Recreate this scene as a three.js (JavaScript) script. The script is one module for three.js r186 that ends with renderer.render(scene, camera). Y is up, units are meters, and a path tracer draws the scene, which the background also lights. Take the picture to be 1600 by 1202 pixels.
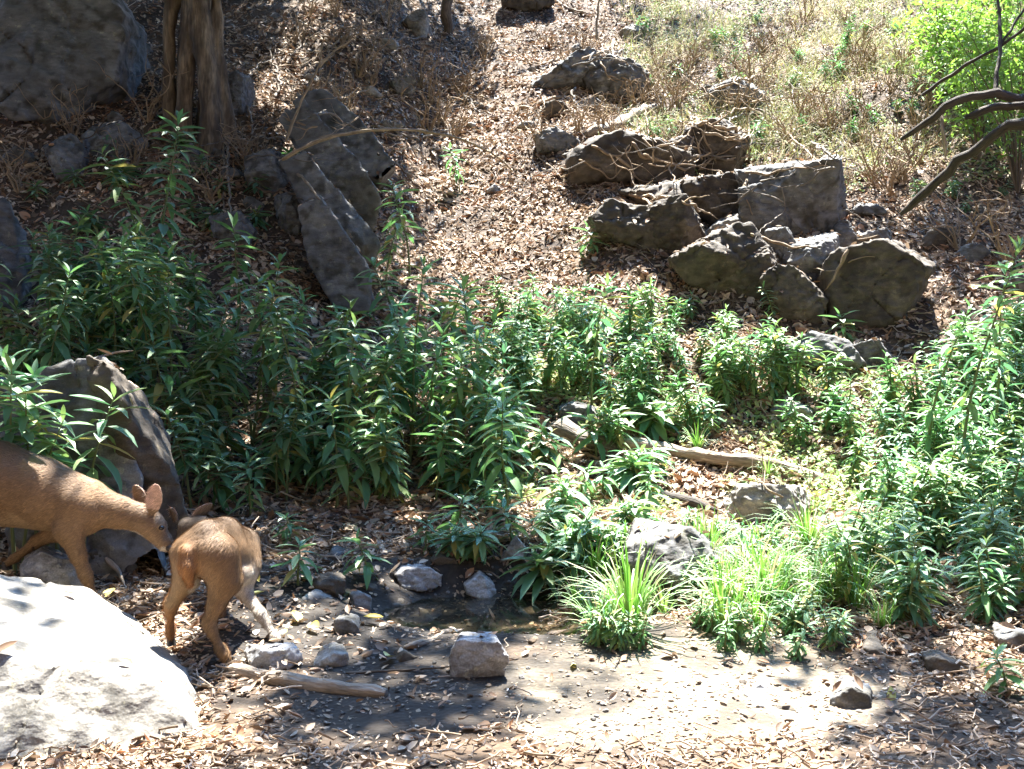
import * as THREE from 'three';
import { Sky } from 'three/addons/objects/Sky.js';
import { ImprovedNoise } from 'three/addons/math/ImprovedNoise.js';
import { mergeGeometries } from 'three/addons/utils/BufferGeometryUtils.js';

// ------------------------------------------------------------------ camera, sky, sun, exposure
const scene = new THREE.Scene();
const FOCAL = 1715, PITCH = -2 * Math.PI / 180, EYE = 1.5;
const camera = new THREE.PerspectiveCamera(2 * Math.atan(601 / FOCAL) * 180 / Math.PI, 1600 / 1202, 0.1, 400);
camera.position.set(0, EYE, 0);
camera.rotation.x = PITCH;
scene.add(camera);

const SUN_ELEVATION = 64 * Math.PI / 180, SUN_AZIMUTH = 9 * Math.PI / 180;
const SUN = new THREE.Vector3(Math.cos(SUN_ELEVATION) * Math.sin(SUN_AZIMUTH), Math.sin(SUN_ELEVATION), -Math.cos(SUN_ELEVATION) * Math.cos(SUN_AZIMUTH));
const sky = new Sky();
sky.scale.setScalar(300);
sky.material.uniforms.sunPosition.value.copy(SUN);
sky.material.uniforms.turbidity.value = 9;
sky.material.uniforms.rayleigh.value = 0.55;
sky.material.uniforms.mieCoefficient.value = 0.004;
sky.name = 'sky'; sky.userData.kind = 'structure';
scene.add(sky);
scene.environmentIntensity = 0.1;
const sun = new THREE.DirectionalLight(new THREE.Color(1, 0.95, 0.86), 5);
sun.position.copy(SUN).multiplyScalar(60); sun.position.z -= 9;
sun.target.position.set(0, 0, -9); scene.add(sun.target);
sun.castShadow = true;
sun.shadow.mapSize.set(4096, 4096);
Object.assign(sun.shadow.camera, { left: -16, right: 16, top: 16, bottom: -16, near: 5, far: 120 });
sun.name = 'sunlight';
scene.add(sun);
const EXPOSURE = 8.1;

// ------------------------------------------------------------------ helpers
function rng(seed) { let a = seed >>> 0; return () => { a |= 0; a = a + 0x6D2B79F5 | 0; let t = Math.imul(a ^ a >>> 15, 1 | a); t = t + Math.imul(t ^ t >>> 7, 61 | t) ^ t; return ((t ^ t >>> 14) >>> 0) / 4294967296; }; }
const noiser = new ImprovedNoise();
const N = (x, y, z) => noiser.noise(x + 31.7, y + 17.3, z + 53.1);
const fbm = (x, y, z, o = 3) => { let s = 0, a = 1, f = 1; for (let i = 0; i < o; i++) { s += a * N(x * f, y * f, z * f); a *= 0.5; f *= 2.03; } return s; };
const sstep = (a, b, x) => { const t = Math.min(1, Math.max(0, (x - a) / (b - a))); return t * t * (3 - 2 * t); };
const lerp = (a, b, t) => a + (b - a) * t;
const mixc = (a, b, t) => [lerp(a[0], b[0], t), lerp(a[1], b[1], t), lerp(a[2], b[2], t)];
const V = (x, y, z) => new THREE.Vector3(x, y, z);
const taken = {};
function numbered(name) { const n = taken[name] = (taken[name] ?? -1) + 1; return n ? name + '_' + String(n).padStart(3, '0') : name; }
function tag(o, label, category, group, kind) {
  if (label) o.userData.label = label;
  if (category) o.userData.category = category;
  if (group) o.userData.group = group;
  if (kind) o.userData.kind = kind;
  return o;
}
function mesh(name, geometry, material, parent) {
  const m = new THREE.Mesh(geometry, material);
  m.name = parent ? name : numbered(name);
  m.castShadow = m.receiveShadow = true;
  (parent || scene).add(m);
  return m;
}
function base(name, p) { const g = new THREE.Group(); g.name = numbered(name); g.position.copy(p); scene.add(g); return g; }
// a photograph pixel gives a direction; everything is then set at its own real distance
const CP = Math.cos(PITCH), SP = Math.sin(PITCH);
function look(px, py) {
  const u = (px - 800) / FOCAL, v = (601 - py) / FOCAL;
  const y = v * CP + SP, z = v * SP - CP;
  return V(u / -z, y / -z, -1);
}
function at(px, py, d) { const r = look(px, py); return V(r.x * d, EYE + r.y * d, -d); }
function pixelOf(p) { const y = p.y - EYE, yc = y * CP + p.z * SP, zc = -y * SP + p.z * CP; return [800 + FOCAL * p.x / -zc, 601 - FOCAL * yc / -zc, -zc]; }

// ------------------------------------------------------------------ terrain
const POOL = { x: 0.02, d: 6.0, rx: 0.8, rd: 0.5, y: 0.03 };
function slopeInt(d, a, b) { if (d <= a) return 0; const w = b - a; const t = Math.min(1, (d - a) / w); return w * (t * t * t - t * t * t * t / 2) + Math.max(0, d - b); }
function H(x, z) {
  const d = -z;
  const left = sstep(-0.6, -3.2, x), right = sstep(2.2, 5, x);
  const shift = 0.5 * left + 0.3 * right;
  let h = 0.03 * (d - 4) + 0.09 * slopeInt(d, 4.4, 5.6) + 0.5 * slopeInt(d + shift, 7.5, 9.8) + 0.1 * left * slopeInt(d, 9, 12);
  h += 0.16 * sstep(-1.9, -3.4, x) * sstep(4.6, 6.2, d) + 0.1 * Math.max(0, -x - 3.2);
  h += 0.06 * Math.max(0, x - 4);
  // the opposite bank of the ravine, behind the camera
  h += 0.75 * slopeInt(-d, 0.3, 3);
  // a shallow gully runs down the middle of the slope
  h -= 0.28 * Math.exp(-(((x + 0.3 + 0.1 * (d - 10)) / 1.1) ** 2)) * sstep(9, 11, d);
  const rough = sstep(5.2, 8.5, d);
  h += (0.02 + 0.09 * rough) * fbm(x * 0.9, 3.1, z * 0.9, 2) + (0.012 + 0.035 * rough) * fbm(x * 3.1, 8.2, z * 3.1, 2);
  h += 0.5 * sstep(12, 20, d) * N(x * 0.25, 1.5, z * 0.25);
  const q = ((x - POOL.x) / POOL.rx) ** 2 + ((d - POOL.d) / POOL.rd) ** 2;
  const inPool = sstep(1.9, 0.5, q + 0.5 * N(x * 2.3, 0, z * 2.3));
  h = lerp(h, POOL.y - 0.028 + 0.02 * N(x * 7, 4, z * 7), inPool);
  return h;
}
function onGround(px, py) {
  const r = look(px, py); let lo = 2, hi = 2;
  for (let d = 2; d < 60; d += 0.04) { if (EYE + r.y * d < H(r.x * d, -d)) { hi = d; lo = d - 0.04; break; } hi = d; lo = d; }
  for (let i = 0; i < 12; i++) { const m = (lo + hi) / 2; if (EYE + r.y * m < H(r.x * m, -m)) hi = m; else lo = m; }
  return at(px, py, hi);
}
const sandAt = (x, d) => Math.max(
  sstep(1.1, 0.55, ((x - 0.75) / 1.0) ** 2 + ((d - 4.75) / 0.75) ** 2 + 0.55 * fbm(x * 1.7, 2, d * 1.7, 3)),
  0.8 * sstep(1.1, 0.6, ((x - 1.5) / 0.7) ** 2 + ((d - 7.6) / 0.6) ** 2 + 0.6 * fbm(x * 2, 5, d * 2, 2)));
const wetAt = (x, d) => sstep(1.3, 0.6, ((x + 0.5) / 1.1) ** 2 + ((d - 5.45) / 1.2) ** 2 + 0.9 * fbm(x * 2.1, 9, d * 2.1, 3));
const bareAt = (x, d) => sstep(1.2, 0.6, ((x - 0.5) / 1.7) ** 2 + ((d - 4.5) / 1.15) ** 2 + 0.7 * fbm(x * 1.9, 4, d * 1.9, 3));

// textures -------------------------------------------------------------------
function noiseTexture(size, fn, srgb) {
  const data = new Uint8Array(size * size * 4);
  for (let j = 0; j < size; j++) for (let i = 0; i < size; i++) {
    const c = fn(i / size, j / size), k = (j * size + i) * 4;
    for (let q = 0; q < 3; q++) data[k + q] = Math.max(0, Math.min(255, c[q] * 255));
    data[k + 3] = 255;
  }
  const t = new THREE.DataTexture(data, size, size);
  t.wrapS = t.wrapT = THREE.RepeatWrapping; t.magFilter = THREE.LinearFilter; t.minFilter = THREE.LinearMipmapLinearFilter; t.generateMipmaps = true;
  if (srgb) t.colorSpace = THREE.SRGBColorSpace;
  t.needsUpdate = true;
  return t;
}
// periodic noise: blend four shifted copies so that the edges meet
function tile(f, u, v, s) {
  const a = f(u * s, v * s), b = f((u - 1) * s, v * s), c = f(u * s, (v - 1) * s), d = f((u - 1) * s, (v - 1) * s);
  const x = u * u * (3 - 2 * u), y = v * v * (3 - 2 * v);
  return lerp(lerp(a, b, x), lerp(c, d, x), y);
}
const soilMap = noiseTexture(512, (u, v) => {
  const n = tile((x, y) => fbm(x, y, 1.5, 5), u, v, 12), g = tile((x, y) => N(x, y, 7.7), u, v, 90);
  const k = 0.78 + 0.22 * n + 0.16 * g; return [k, k * 0.99, k * 0.97];
}, true);
const soilBump = noiseTexture(512, (u, v) => { const n = 0.5 + 0.35 * tile((x, y) => fbm(x, y, 4.5, 5), u, v, 16) + 0.15 * tile((x, y) => N(x, y, 2.2), u, v, 80); return [n, n, n]; });
const rockMap = noiseTexture(512, (u, v) => {
  const n = tile((x, y) => fbm(x, y * 2.2, 1.5, 5), u, v, 8), g = tile((x, y) => N(x, y, 7.7), u, v, 110), l = tile((x, y) => fbm(x, y, 3.9, 4), u, v, 14);
  const k = 0.76 + 0.2 * n + 0.14 * g; const lich = l > 0.42 ? 1.18 : 1; return [k * lich, k * lich, k * (lich > 1 ? 1.1 : 1)];
}, true);
const rockBump = noiseTexture(512, (u, v) => {
  const n = tile((x, y) => fbm(x, y * 1.6, 9.5, 6), u, v, 10), r = 1 - Math.abs(tile((x, y) => fbm(x, y, 6.5, 3), u, v, 6));
  const k = 0.3 + 0.3 * n + 0.3 * r; return [k, k, k];
});
const barkMap = noiseTexture(256, (u, v) => { const n = tile((x, y) => fbm(x * 3, y * 0.5, 1.5, 4), u, v, 10); const k = 0.78 + 0.32 * n; return [k, k * 0.97, k * 0.94]; }, true);
const barkBump = noiseTexture(256, (u, v) => { const n = 0.5 + 0.45 * tile((x, y) => fbm(x * 3, y * 0.5, 4.5, 4), u, v, 10); return [n, n, n]; });
const furMap = noiseTexture(512, (u, v) => { const n = tile((x, y) => fbm(x * 0.6, y * 2, 2.5, 4), u, v, 60); const k = 0.86 + 0.24 * n; return [k, k, k]; }, true);
const furBump = noiseTexture(512, (u, v) => { const n = 0.5 + 0.45 * tile((x, y) => fbm(x * 0.6, y * 2, 8.5, 4), u, v, 60); return [n, n, n]; });

// materials ------------------------------------------------------------------
const M = {
  ground: new THREE.MeshStandardMaterial({ vertexColors: true, map: soilMap, bumpMap: soilBump, bumpScale: 0.03, roughness: 0.95 }),
  rock: new THREE.MeshStandardMaterial({ vertexColors: true, map: rockMap, bumpMap: rockBump, bumpScale: 0.02, roughness: 0.85 }),
  wood: new THREE.MeshStandardMaterial({ vertexColors: true, map: barkMap, bumpMap: barkBump, bumpScale: 0.012, roughness: 0.85 }),
  fur: new THREE.MeshPhysicalMaterial({ vertexColors: true, map: furMap, bumpMap: furBump, bumpScale: 0.0025, roughness: 0.8, sheen: 0.35, sheenRoughness: 0.5, sheenColor: new THREE.Color().setRGB(0.55, 0.42, 0.28) }),
  hair: new THREE.MeshStandardMaterial({ color: 0xffffff, roughness: 0.7, side: THREE.DoubleSide }),
  eye: new THREE.MeshStandardMaterial({ color: new THREE.Color().setRGB(0.008, 0.006, 0.005), roughness: 0.08 }),
  hoof: new THREE.MeshStandardMaterial({ color: new THREE.Color().setRGB(0.03, 0.024, 0.02), roughness: 0.5 }),
  water: new THREE.MeshPhysicalMaterial({ color: new THREE.Color().setRGB(0.75, 0.72, 0.62), transmission: 1, roughness: 0.06, thickness: 0, ior: 1.33 }),
};
function leafMaterial(r, g, b, through = 0.35, rough = 0.8, coat = 0.25) {
  return new THREE.MeshPhysicalMaterial({ color: new THREE.Color().setRGB(r, g, b), transmission: through, thickness: 0, roughness: rough, clearcoat: coat, clearcoatRoughness: 0.4, side: THREE.DoubleSide });
}
const GREEN = [leafMaterial(0.11, 0.275, 0.08, 0.45, 0.8, 0.2), leafMaterial(0.145, 0.315, 0.1, 0.45, 0.8, 0.2), leafMaterial(0.1, 0.27, 0.12, 0.45, 0.8, 0.2), leafMaterial(0.195, 0.325, 0.09, 0.45, 0.8, 0.2)];
const YELLOWED = leafMaterial(0.4, 0.36, 0.09, 0.4, 0.85, 0.05);
const GRASSGREEN = [leafMaterial(0.15, 0.36, 0.045, 0.45, 0.8, 0.1), leafMaterial(0.24, 0.38, 0.08, 0.45, 0.8, 0.1)];
GRASSGREEN.push(leafMaterial(0.4, 0.34, 0.19, 0.35, 0.85, 0));
const CROWN = [leafMaterial(0.05, 0.1, 0.03, 0.3, 0.9, 0)];
const LIMEGREEN = [leafMaterial(0.2, 0.36, 0.05, 0.5, 0.9, 0)];
const STEM = new THREE.MeshStandardMaterial({ color: new THREE.Color().setRGB(0.12, 0.15, 0.06), roughness: 0.8 });
const TWIG = new THREE.MeshStandardMaterial({ color: new THREE.Color().setRGB(0.13, 0.1, 0.07), roughness: 0.85 });

// ------------------------------------------------------------------ ground mesh
{
  const xs = [], ds = [];
  for (let x = -30; x < -12; x += 1.5) xs.push(x);
  for (let x = -12; x < -4.4; x += 0.16) xs.push(x);
  for (let x = -4.4; x < 4.4; x += 0.05) xs.push(x);
  for (let x = 4.4; x < 12; x += 0.16) xs.push(x);
  for (let x = 12; x <= 30; x += 1.5) xs.push(x);
  for (let d = -30; d < 3; d += 0.75) ds.push(d);
  for (let d = 3; d < 9; d += 0.045) ds.push(d);
  for (let d = 9; d < 22; d += 0.1) ds.push(d);
  for (let d = 22; d <= 48; d += 1) ds.push(d);
  const nx = xs.length, nd = ds.length, pos = [], col = [], uv = [], idx = [];
  const humus = [0.085, 0.056, 0.034], tan = [0.19, 0.125, 0.075], sand = [0.3, 0.25, 0.18], mud = [0.035, 0.03, 0.025];
  for (let j = 0; j < nd; j++) for (let i = 0; i < nx; i++) {
    const x = xs[i], d = ds[j];
    pos.push(x, H(x, -d), -d); uv.push(x / 1.7, d / 1.7);
    let c = mixc(humus, tan, sstep(-0.4, 0.7, fbm(x * 1.1, 6, d * 1.1, 4)));
    c = mixc(c, mixc(sand, [0.14, 0.11, 0.08], sstep(-0.2, 0.5, fbm(x * 3.3, 12, d * 3.3, 4))), sandAt(x, d));
    c = mixc(c, mud, 0.85 * wetAt(x, d));
    col.push(...c);
  }
  for (let j = 0; j < nd - 1; j++) for (let i = 0; i < nx - 1; i++) { const a = j * nx + i, b = a + 1, c = a + nx, e = c + 1; idx.push(a, b, c, b, e, c); }
  const g = new THREE.BufferGeometry();
  g.setAttribute('position', new THREE.Float32BufferAttribute(pos, 3));
  g.setAttribute('color', new THREE.Float32BufferAttribute(col, 3));
  g.setAttribute('uv', new THREE.Float32BufferAttribute(uv, 2));
  g.setIndex(idx); g.computeVertexNormals();
  tag(mesh('hillside', g, M.ground), 'leaf covered hillside rising from the sandy stream bed', 'hillside', null, 'structure');
  // the pool: a thin sheet of water lying in the hollow
  const w = new THREE.CircleGeometry(1, 48); w.rotateX(-Math.PI / 2); w.scale(1.2, 1, 0.78);
  const pool = mesh('water', w, M.water); pool.position.set(POOL.x, POOL.y, -POOL.d);
  tag(pool, 'shallow dark pool of water in the stream bed', 'water', null, 'structure');
}

// ------------------------------------------------------------------ surface nets: a mesh of the zero level of f
function nets(f, lo, hi, cell) {
  const n = [0, 1, 2].map(k => Math.ceil((hi[k] - lo[k]) / cell) + 2), [nx, ny, nz] = n;
  const val = new Float32Array(nx * ny * nz);
  let q = 0;
  for (let k = 0; k < nz; k++) for (let j = 0; j < ny; j++) for (let i = 0; i < nx; i++) val[q++] = f(lo[0] + i * cell, lo[1] + j * cell, lo[2] + k * cell);
  const id = new Int32Array(nx * ny * nz).fill(-1), pos = [], idx = [];
  const I = (i, j, k) => i + nx * (j + ny * k);
  const E = [[0, 1], [2, 3], [4, 5], [6, 7], [0, 2], [1, 3], [4, 6], [5, 7], [0, 4], [1, 5], [2, 6], [3, 7]];
  for (let k = 0; k < nz - 1; k++) for (let j = 0; j < ny - 1; j++) for (let i = 0; i < nx - 1; i++) {
    const c = []; let m = 0;
    for (let e = 0; e < 8; e++) { const v = val[I(i + (e & 1), j + (e >> 1 & 1), k + (e >> 2))]; c.push(v); if (v < 0) m++; }
    if (m === 0 || m === 8) continue;
    let x = 0, y = 0, z = 0, s = 0;
    for (const [a, b] of E) if ((c[a] < 0) !== (c[b] < 0)) {
      const t = c[a] / (c[a] - c[b]);
      x += lerp(a & 1, b & 1, t); y += lerp(a >> 1 & 1, b >> 1 & 1, t); z += lerp(a >> 2, b >> 2, t); s++;
    }
    id[I(i, j, k)] = pos.length / 3;
    pos.push(lo[0] + (i + x / s) * cell, lo[1] + (j + y / s) * cell, lo[2] + (k + z / s) * cell);
  }
  const quad = (a, b, c, d, flip) => { if (a < 0 || b < 0 || c < 0 || d < 0) return; if (flip) idx.push(a, c, b, a, d, c); else idx.push(a, b, c, a, c, d); };
  for (let k = 1; k < nz - 1; k++) for (let j = 1; j < ny - 1; j++) for (let i = 1; i < nx - 1; i++) {
    const v = val[I(i, j, k)] < 0;
    if (v !== (val[I(i + 1, j, k)] < 0)) quad(id[I(i, j - 1, k - 1)], id[I(i, j, k - 1)], id[I(i, j, k)], id[I(i, j - 1, k)], !v);
    if (v !== (val[I(i, j + 1, k)] < 0)) quad(id[I(i - 1, j, k - 1)], id[I(i - 1, j, k)], id[I(i, j, k)], id[I(i, j, k - 1)], !v);
    if (v !== (val[I(i, j, k + 1)] < 0)) quad(id[I(i - 1, j - 1, k)], id[I(i, j - 1, k)], id[I(i, j, k)], id[I(i - 1, j, k)], !v);
  }
  const g = new THREE.BufferGeometry();
  g.setAttribute('position', new THREE.Float32BufferAttribute(pos, 3));
  g.setIndex(idx); g.computeVertexNormals();
  return g;
}
function boxUV(g, s) {   // uv in metres from the side each triangle faces
  const h = g.index ? g.toNonIndexed() : g, p = h.attributes.position.array, nrm = h.attributes.normal.array, uv = new Float32Array(p.length / 3 * 2);
  for (let t = 0; t < p.length / 9; t++) {
    const a = [0, 0, 0];
    for (let v = 0; v < 3; v++) for (let k = 0; k < 3; k++) a[k] += nrm[t * 9 + v * 3 + k];
    const m = a.map(Math.abs), ax = m[0] > m[1] && m[0] > m[2] ? 0 : m[1] > m[2] ? 1 : 2;
    for (let v = 0; v < 3; v++) {
      const o = t * 9 + v * 3, u = ax === 0 ? 2 : 0, w = ax === 1 ? 2 : 1;
      uv[(t * 3 + v) * 2] = p[o + u] * s; uv[(t * 3 + v) * 2 + 1] = p[o + w] * s;
    }
  }
  h.setAttribute('uv', new THREE.BufferAttribute(uv, 2));
  return h;
}
function colour(g, fn) {
  const p = g.attributes.position.array, c = new Float32Array(p.length);
  for (let i = 0; i < p.length; i += 3) { const k = fn(p[i], p[i + 1], p[i + 2]); c[i] = k[0]; c[i + 1] = k[1]; c[i + 2] = k[2]; }
  g.setAttribute('color', new THREE.BufferAttribute(c, 3));
  return g;
}

// ------------------------------------------------------------------ rocks
const TONES = {
  grey: [[0.2, 0.2, 0.195], [0.32, 0.32, 0.31], [0.105, 0.1, 0.085]],
  brown: [[0.12, 0.096, 0.068], [0.18, 0.148, 0.11], [0.075, 0.058, 0.04]],
  pale: [[0.38, 0.355, 0.305], [0.5, 0.47, 0.41], [0.2, 0.185, 0.155]],
  blue: [[0.43, 0.43, 0.43], [0.55, 0.55, 0.55], [0.27, 0.255, 0.24]],
};
const solid = [];   // rock meshes that roots and plants can lie on
function hull(pts) {
  const p = pts.slice().sort((a, b) => a[0] - b[0] || a[1] - b[1]), cr = (o, a, b) => (a[0] - o[0]) * (b[1] - o[1]) - (a[1] - o[1]) * (b[0] - o[0]), lo = [], up = [];
  for (const q of p) { while (lo.length > 1 && cr(lo[lo.length - 2], lo[lo.length - 1], q) <= 0) lo.pop(); lo.push(q); }
  for (const q of p.reverse()) { while (up.length > 1 && cr(up[up.length - 2], up[up.length - 1], q) <= 0) up.pop(); up.push(q); }
  lo.pop(); up.pop(); return lo.concat(up);
}
/* outline: convex pixel outline; d: distance (or null: rests where its foot meets the ground); depth: thickness in metres;
   front: how the front face leans [sideways, upwards]; tone; chips: extra broken faces */
function rock(label, outline, { d = null, depth = 0.5, front = [0, -0.15], tone = 'grey', seed = 1, chips = 14, amp = 0.042, grow = 1, name = 'rock', group = null, category = 'rock', cell = null, lean = 0.3 } = {}) {
  const R = rng(seed * 7919 + 13);
  const cx = outline.reduce((s, p) => s + p[0], 0) / outline.length, cy = outline.reduce((s, p) => s + p[1], 0) / outline.length;
  if (d === null) { const foot = Math.max(...outline.map(p => p[1])); d = -onGround(cx, foot - 4).z + depth * 0.35; }
  const k = d / FOCAL * grow, pts = hull(outline.map(p => [(p[0] - cx) * k, -(p[1] - cy) * k]));
  const planes = [];
  for (let i = 0; i < pts.length; i++) {
    const a = pts[i], b = pts[(i + 1) % pts.length], ex = b[0] - a[0], ey = b[1] - a[1], L = Math.hypot(ex, ey);
    if (L < 1e-4) continue;
    const n = V(ey / L, -ex / L, (R() - 0.5) * 2 * lean).normalize();
    planes.push([n, n.x * a[0] + n.y * a[1]]);
  }
  planes.push([V(front[0], front[1] < -0.1 ? front[1] * 1.8 : front[1], 1).normalize(), depth * 0.45], [V((R() - 0.5) * 0.5, 0.3, -1).normalize(), depth * 0.5]);
  const sx = Math.max(...pts.map(p => Math.abs(p[0]))), sy = Math.max(...pts.map(p => Math.abs(p[1]))), sz = depth * 0.75, size = Math.max(sx, sy, depth / 2);
  for (let i = 0; i < chips; i++) {
    const n = V(R() - 0.5, R() - 0.5, (R() - 0.2)).normalize();
    let s = 0; for (const p of pts) for (const z of [-depth * 0.4, depth * 0.4]) s = Math.max(s, n.x * p[0] + n.y * p[1] + n.z * z);
    planes.push([n, s * (0.7 + 0.24 * R())]);
  }
  const A = amp * Math.min(1.6, size * 1.6), fr = 1.6 / Math.max(0.12, size), ox = R() * 50;
  const f = (x, y, z) => {
    let m = -1e9; for (const [n, o] of planes) { const v = n.x * x + n.y * y + n.z * z - o; if (v > m) m = v; }
    if (m > A * 3 || m < -A * 3) return m;
    const r1 = N(x * fr * 1.4 + ox, y * fr * 1.4, z * fr * 1.4), r2 = fbm(x * fr * 4 + ox, y * fr * 4, z * fr * 4, 3), st = Math.abs(N(x * fr * 1.2 + ox, (y + x * 0.5) * fr * 5, z * fr * 2));
    const cr = sstep(0.035, 0, Math.abs(N(x * fr * 0.9, y * fr * 0.9 + ox, z * fr * 0.9)));
    return m + A * (0.4 * r1 + 0.75 * r2 - 0.6 * st + 1.1 * cr + 0.1);
  };
  const c = cell || Math.max(0.008, Math.min(0.03, size / 26));
  let g = nets(f, [-sx - 0.06, -sy - 0.06, -sz - 0.06], [sx + 0.06, sy + 0.06, sz + 0.06], c);
  g = boxUV(g, 1 / 0.9);
  const [t0, t1, t2] = TONES[tone];
  colour(g, (x, y, z) => {
    const a = fbm(x * 3 + ox, y * 3, z * 3, 4), b = fbm(x * 7 + ox, y * 7, z * 7 + 9, 3);
    let q = mixc(t0, t1, sstep(-0.2, 0.6, a)); q = mixc(q, t2, sstep(0.0, 0.5, b)); return q;
  });
  const m = mesh(name, g, M.rock);
  const p = at(cx, cy, d); m.position.copy(p); m.rotation.y = Math.atan2(-p.x, d) * 0.9;
  m.updateMatrixWorld(true);
  solid.push(m);
  return tag(m, label, category, group);
}
/*ROCKS*/
// big boulder, bottom left corner of the frame
rock('big pale sunlit boulder in the lower left corner below the deer', [[-260, 1250], [-230, 975], [-60, 920], [30, 936], [150, 970], [235, 1022], [290, 1066], [325, 1120], [315, 1250]], { d: 4.75, depth: 1.3, front: [0.05, 0.9], tone: 'pale', seed: 3, chips: 0, amp: 0.012, lean: 0.15, cell: 0.014, name: 'boulder', category: 'boulder' });
// leaning slab behind the doe
rock('tall grey slab leaning behind the standing doe', [[10, 640], [70, 575], [165, 553], [190, 605], [228, 765], [266, 945], [180, 966], [40, 935]], { d: 6.5, depth: 0.5, front: [-0.25, 0.35], tone: 'grey', seed: 5, chips: 1, amp: 0.018, lean: 0.1, cell: 0.014 , name: 'rock_slab' });
rock('brown rusty rock face beside the leaning grey slab', [[150, 560], [200, 590], [270, 720], [290, 830], [262, 860], [200, 720]], { d: 6.65, depth: 0.55, front: [0.5, -0.1], tone: 'brown', seed: 6, chips: 3, amp: 0.028 });
rock('upright grey rock at the left edge under the shrubs', [[-50, 590], [10, 580], [45, 640], [50, 720], [-50, 720]], { d: 7.0, depth: 0.5, tone: 'grey', seed: 7 });
rock('sunlit bluish stone under the belly of the doe', [[30, 880], [75, 850], [118, 880], [130, 930], [90, 948], [45, 915]], { depth: 0.3, front: [0.2, 0.6], tone: 'blue', seed: 8 });
rock('flat stone behind the front leg of the doe', [[130, 860], [160, 840], [205, 870], [215, 900], [160, 905]], { depth: 0.3, front: [0, 0.5], tone: 'grey', seed: 9 });
rock('low stone under the far hoof of the doe', [[-30, 880], [15, 878], [40, 890], [45, 925], [-30, 925]], { d: 6.15, depth: 0.35, front: [0, 0.4], tone: 'brown', seed: 10 });
// stones on the stream bed
const bed = 'loose stones on the stream bed';
rock('smooth rounded grey stone, largest of those behind the pool', [[614, 896], [628, 886], [665, 884], [688, 900], [686, 914], [650, 922], [620, 914]], { depth: 0.2, front: [0, 0.5], tone: 'blue', seed: 11, chips: 2, group: bed, name: 'stone', category: 'stone' });
rock('small rounded grey stone at the pool edge', [[724, 912], [750, 894], [772, 912], [774, 932], [745, 936], [726, 928]], { depth: 0.16, front: [0, 0.5], tone: 'blue', seed: 12, chips: 2, group: bed, name: 'stone', category: 'stone' });
rock('pointed white triangular stone behind the pool', [[785, 868], [806, 836], [826, 862], [824, 872], [788, 878]], { depth: 0.15, front: [0, 0.5], tone: 'pale', seed: 13, chips: 1, group: bed, name: 'stone', category: 'stone' });
rock('blocky stone with pale top and brown front on the sand', [[703, 1020], [716, 994], [775, 994], [786, 1012], [780, 1052], [750, 1062], [706, 1048]], { depth: 0.24, front: [0, -0.25], tone: 'blue', seed: 14, chips: 2, group: bed, name: 'stone', category: 'stone' });
rock('flat grey stone at the front hoof of the young deer', [[388, 1030], [402, 1012], [462, 1010], [470, 1030], [450, 1040], [392, 1048]], { depth: 0.18, front: [0, 0.4], tone: 'blue', seed: 15, chips: 2, group: bed, name: 'stone', category: 'stone' });
rock('pinkish pale flat stone right of the grey hoof stone', [[490, 1030], [520, 1012], [545, 1018], [540, 1042], [495, 1046]], { depth: 0.16, front: [0, 0.5], tone: 'pale', seed: 16, group: bed, name: 'stone', category: 'stone' });
rock('squarish dark grey stone in the shaded leaves', [[546, 930], [560, 922], [580, 930], [578, 955], [550, 958]], { depth: 0.14, front: [0, 0.2], tone: 'grey', seed: 17, group: bed, name: 'stone', category: 'stone' });
rock('brown angular stone left of the smooth grey stone', [[485, 905], [515, 896], [540, 905], [538, 928], [490, 932]], { depth: 0.2, tone: 'brown', seed: 18, group: bed, name: 'stone', category: 'stone' });
rock('long reddish stone above the smooth grey stone', [[672, 872], [690, 866], [716, 872], [718, 884], [680, 886]], { depth: 0.14, tone: 'brown', seed: 19, group: bed, name: 'stone', category: 'stone' });
rock('mottled stone among yellow leaves by the young deer', [[520, 968], [540, 962], [562, 970], [560, 992], [525, 995]], { depth: 0.16, front: [0, 0.5], tone: 'grey', seed: 20, group: bed, name: 'stone', category: 'stone' });
rock('rounded grey stone at the bottom of the frame', [[1292, 1085], [1325, 1064], [1360, 1078], [1370, 1105], [1295, 1110]], { depth: 0.22, front: [0, 0.5], tone: 'grey', seed: 21, group: bed, name: 'stone', category: 'stone' });
rock('dark greenish stone at the right edge of the stream bed', [[1552, 990], [1580, 982], [1620, 990], [1620, 1024], [1560, 1022]], { depth: 0.25, front: [0, 0.3], tone: 'grey', seed: 22, group: bed, name: 'stone', category: 'stone' });
rock('curved brown stone in the shaded litter', [[1440, 1030], [1470, 1018], [1495, 1030], [1490, 1052], [1445, 1056]], { depth: 0.18, tone: 'brown', seed: 23, group: bed, name: 'stone', category: 'stone' });
rock('broad rounded sunlit boulder behind the grass tuft', [[965, 880], [985, 832], [1040, 816], [1105, 838], [1140, 880], [1130, 930], [1000, 930]], { depth: 0.6, front: [0, 0.8], tone: 'grey', seed: 24, chips: 4, amp: 0.02, name: 'boulder', category: 'boulder' });
rock('flat sunlit ledge under the fallen log', [[1130, 790], [1150, 758], [1245, 760], [1262, 800], [1240, 828], [1150, 820]], { depth: 0.5, front: [0, 0.9], tone: 'pale', seed: 25, name: 'rock_ledge' });
rock('small sunlit rock with a dark broken side among the plants', [[1205, 640], [1240, 622], [1268, 640], [1272, 662], [1225, 665]], { depth: 0.3, front: [0.3, -0.1], tone: 'pale', seed: 26 });
rock('grey rock above the short dark log', [[868, 640], [890, 628], [930, 634], [940, 660], [880, 672]], { depth: 0.35, front: [0, 0.3], tone: 'grey', seed: 27 });
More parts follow.
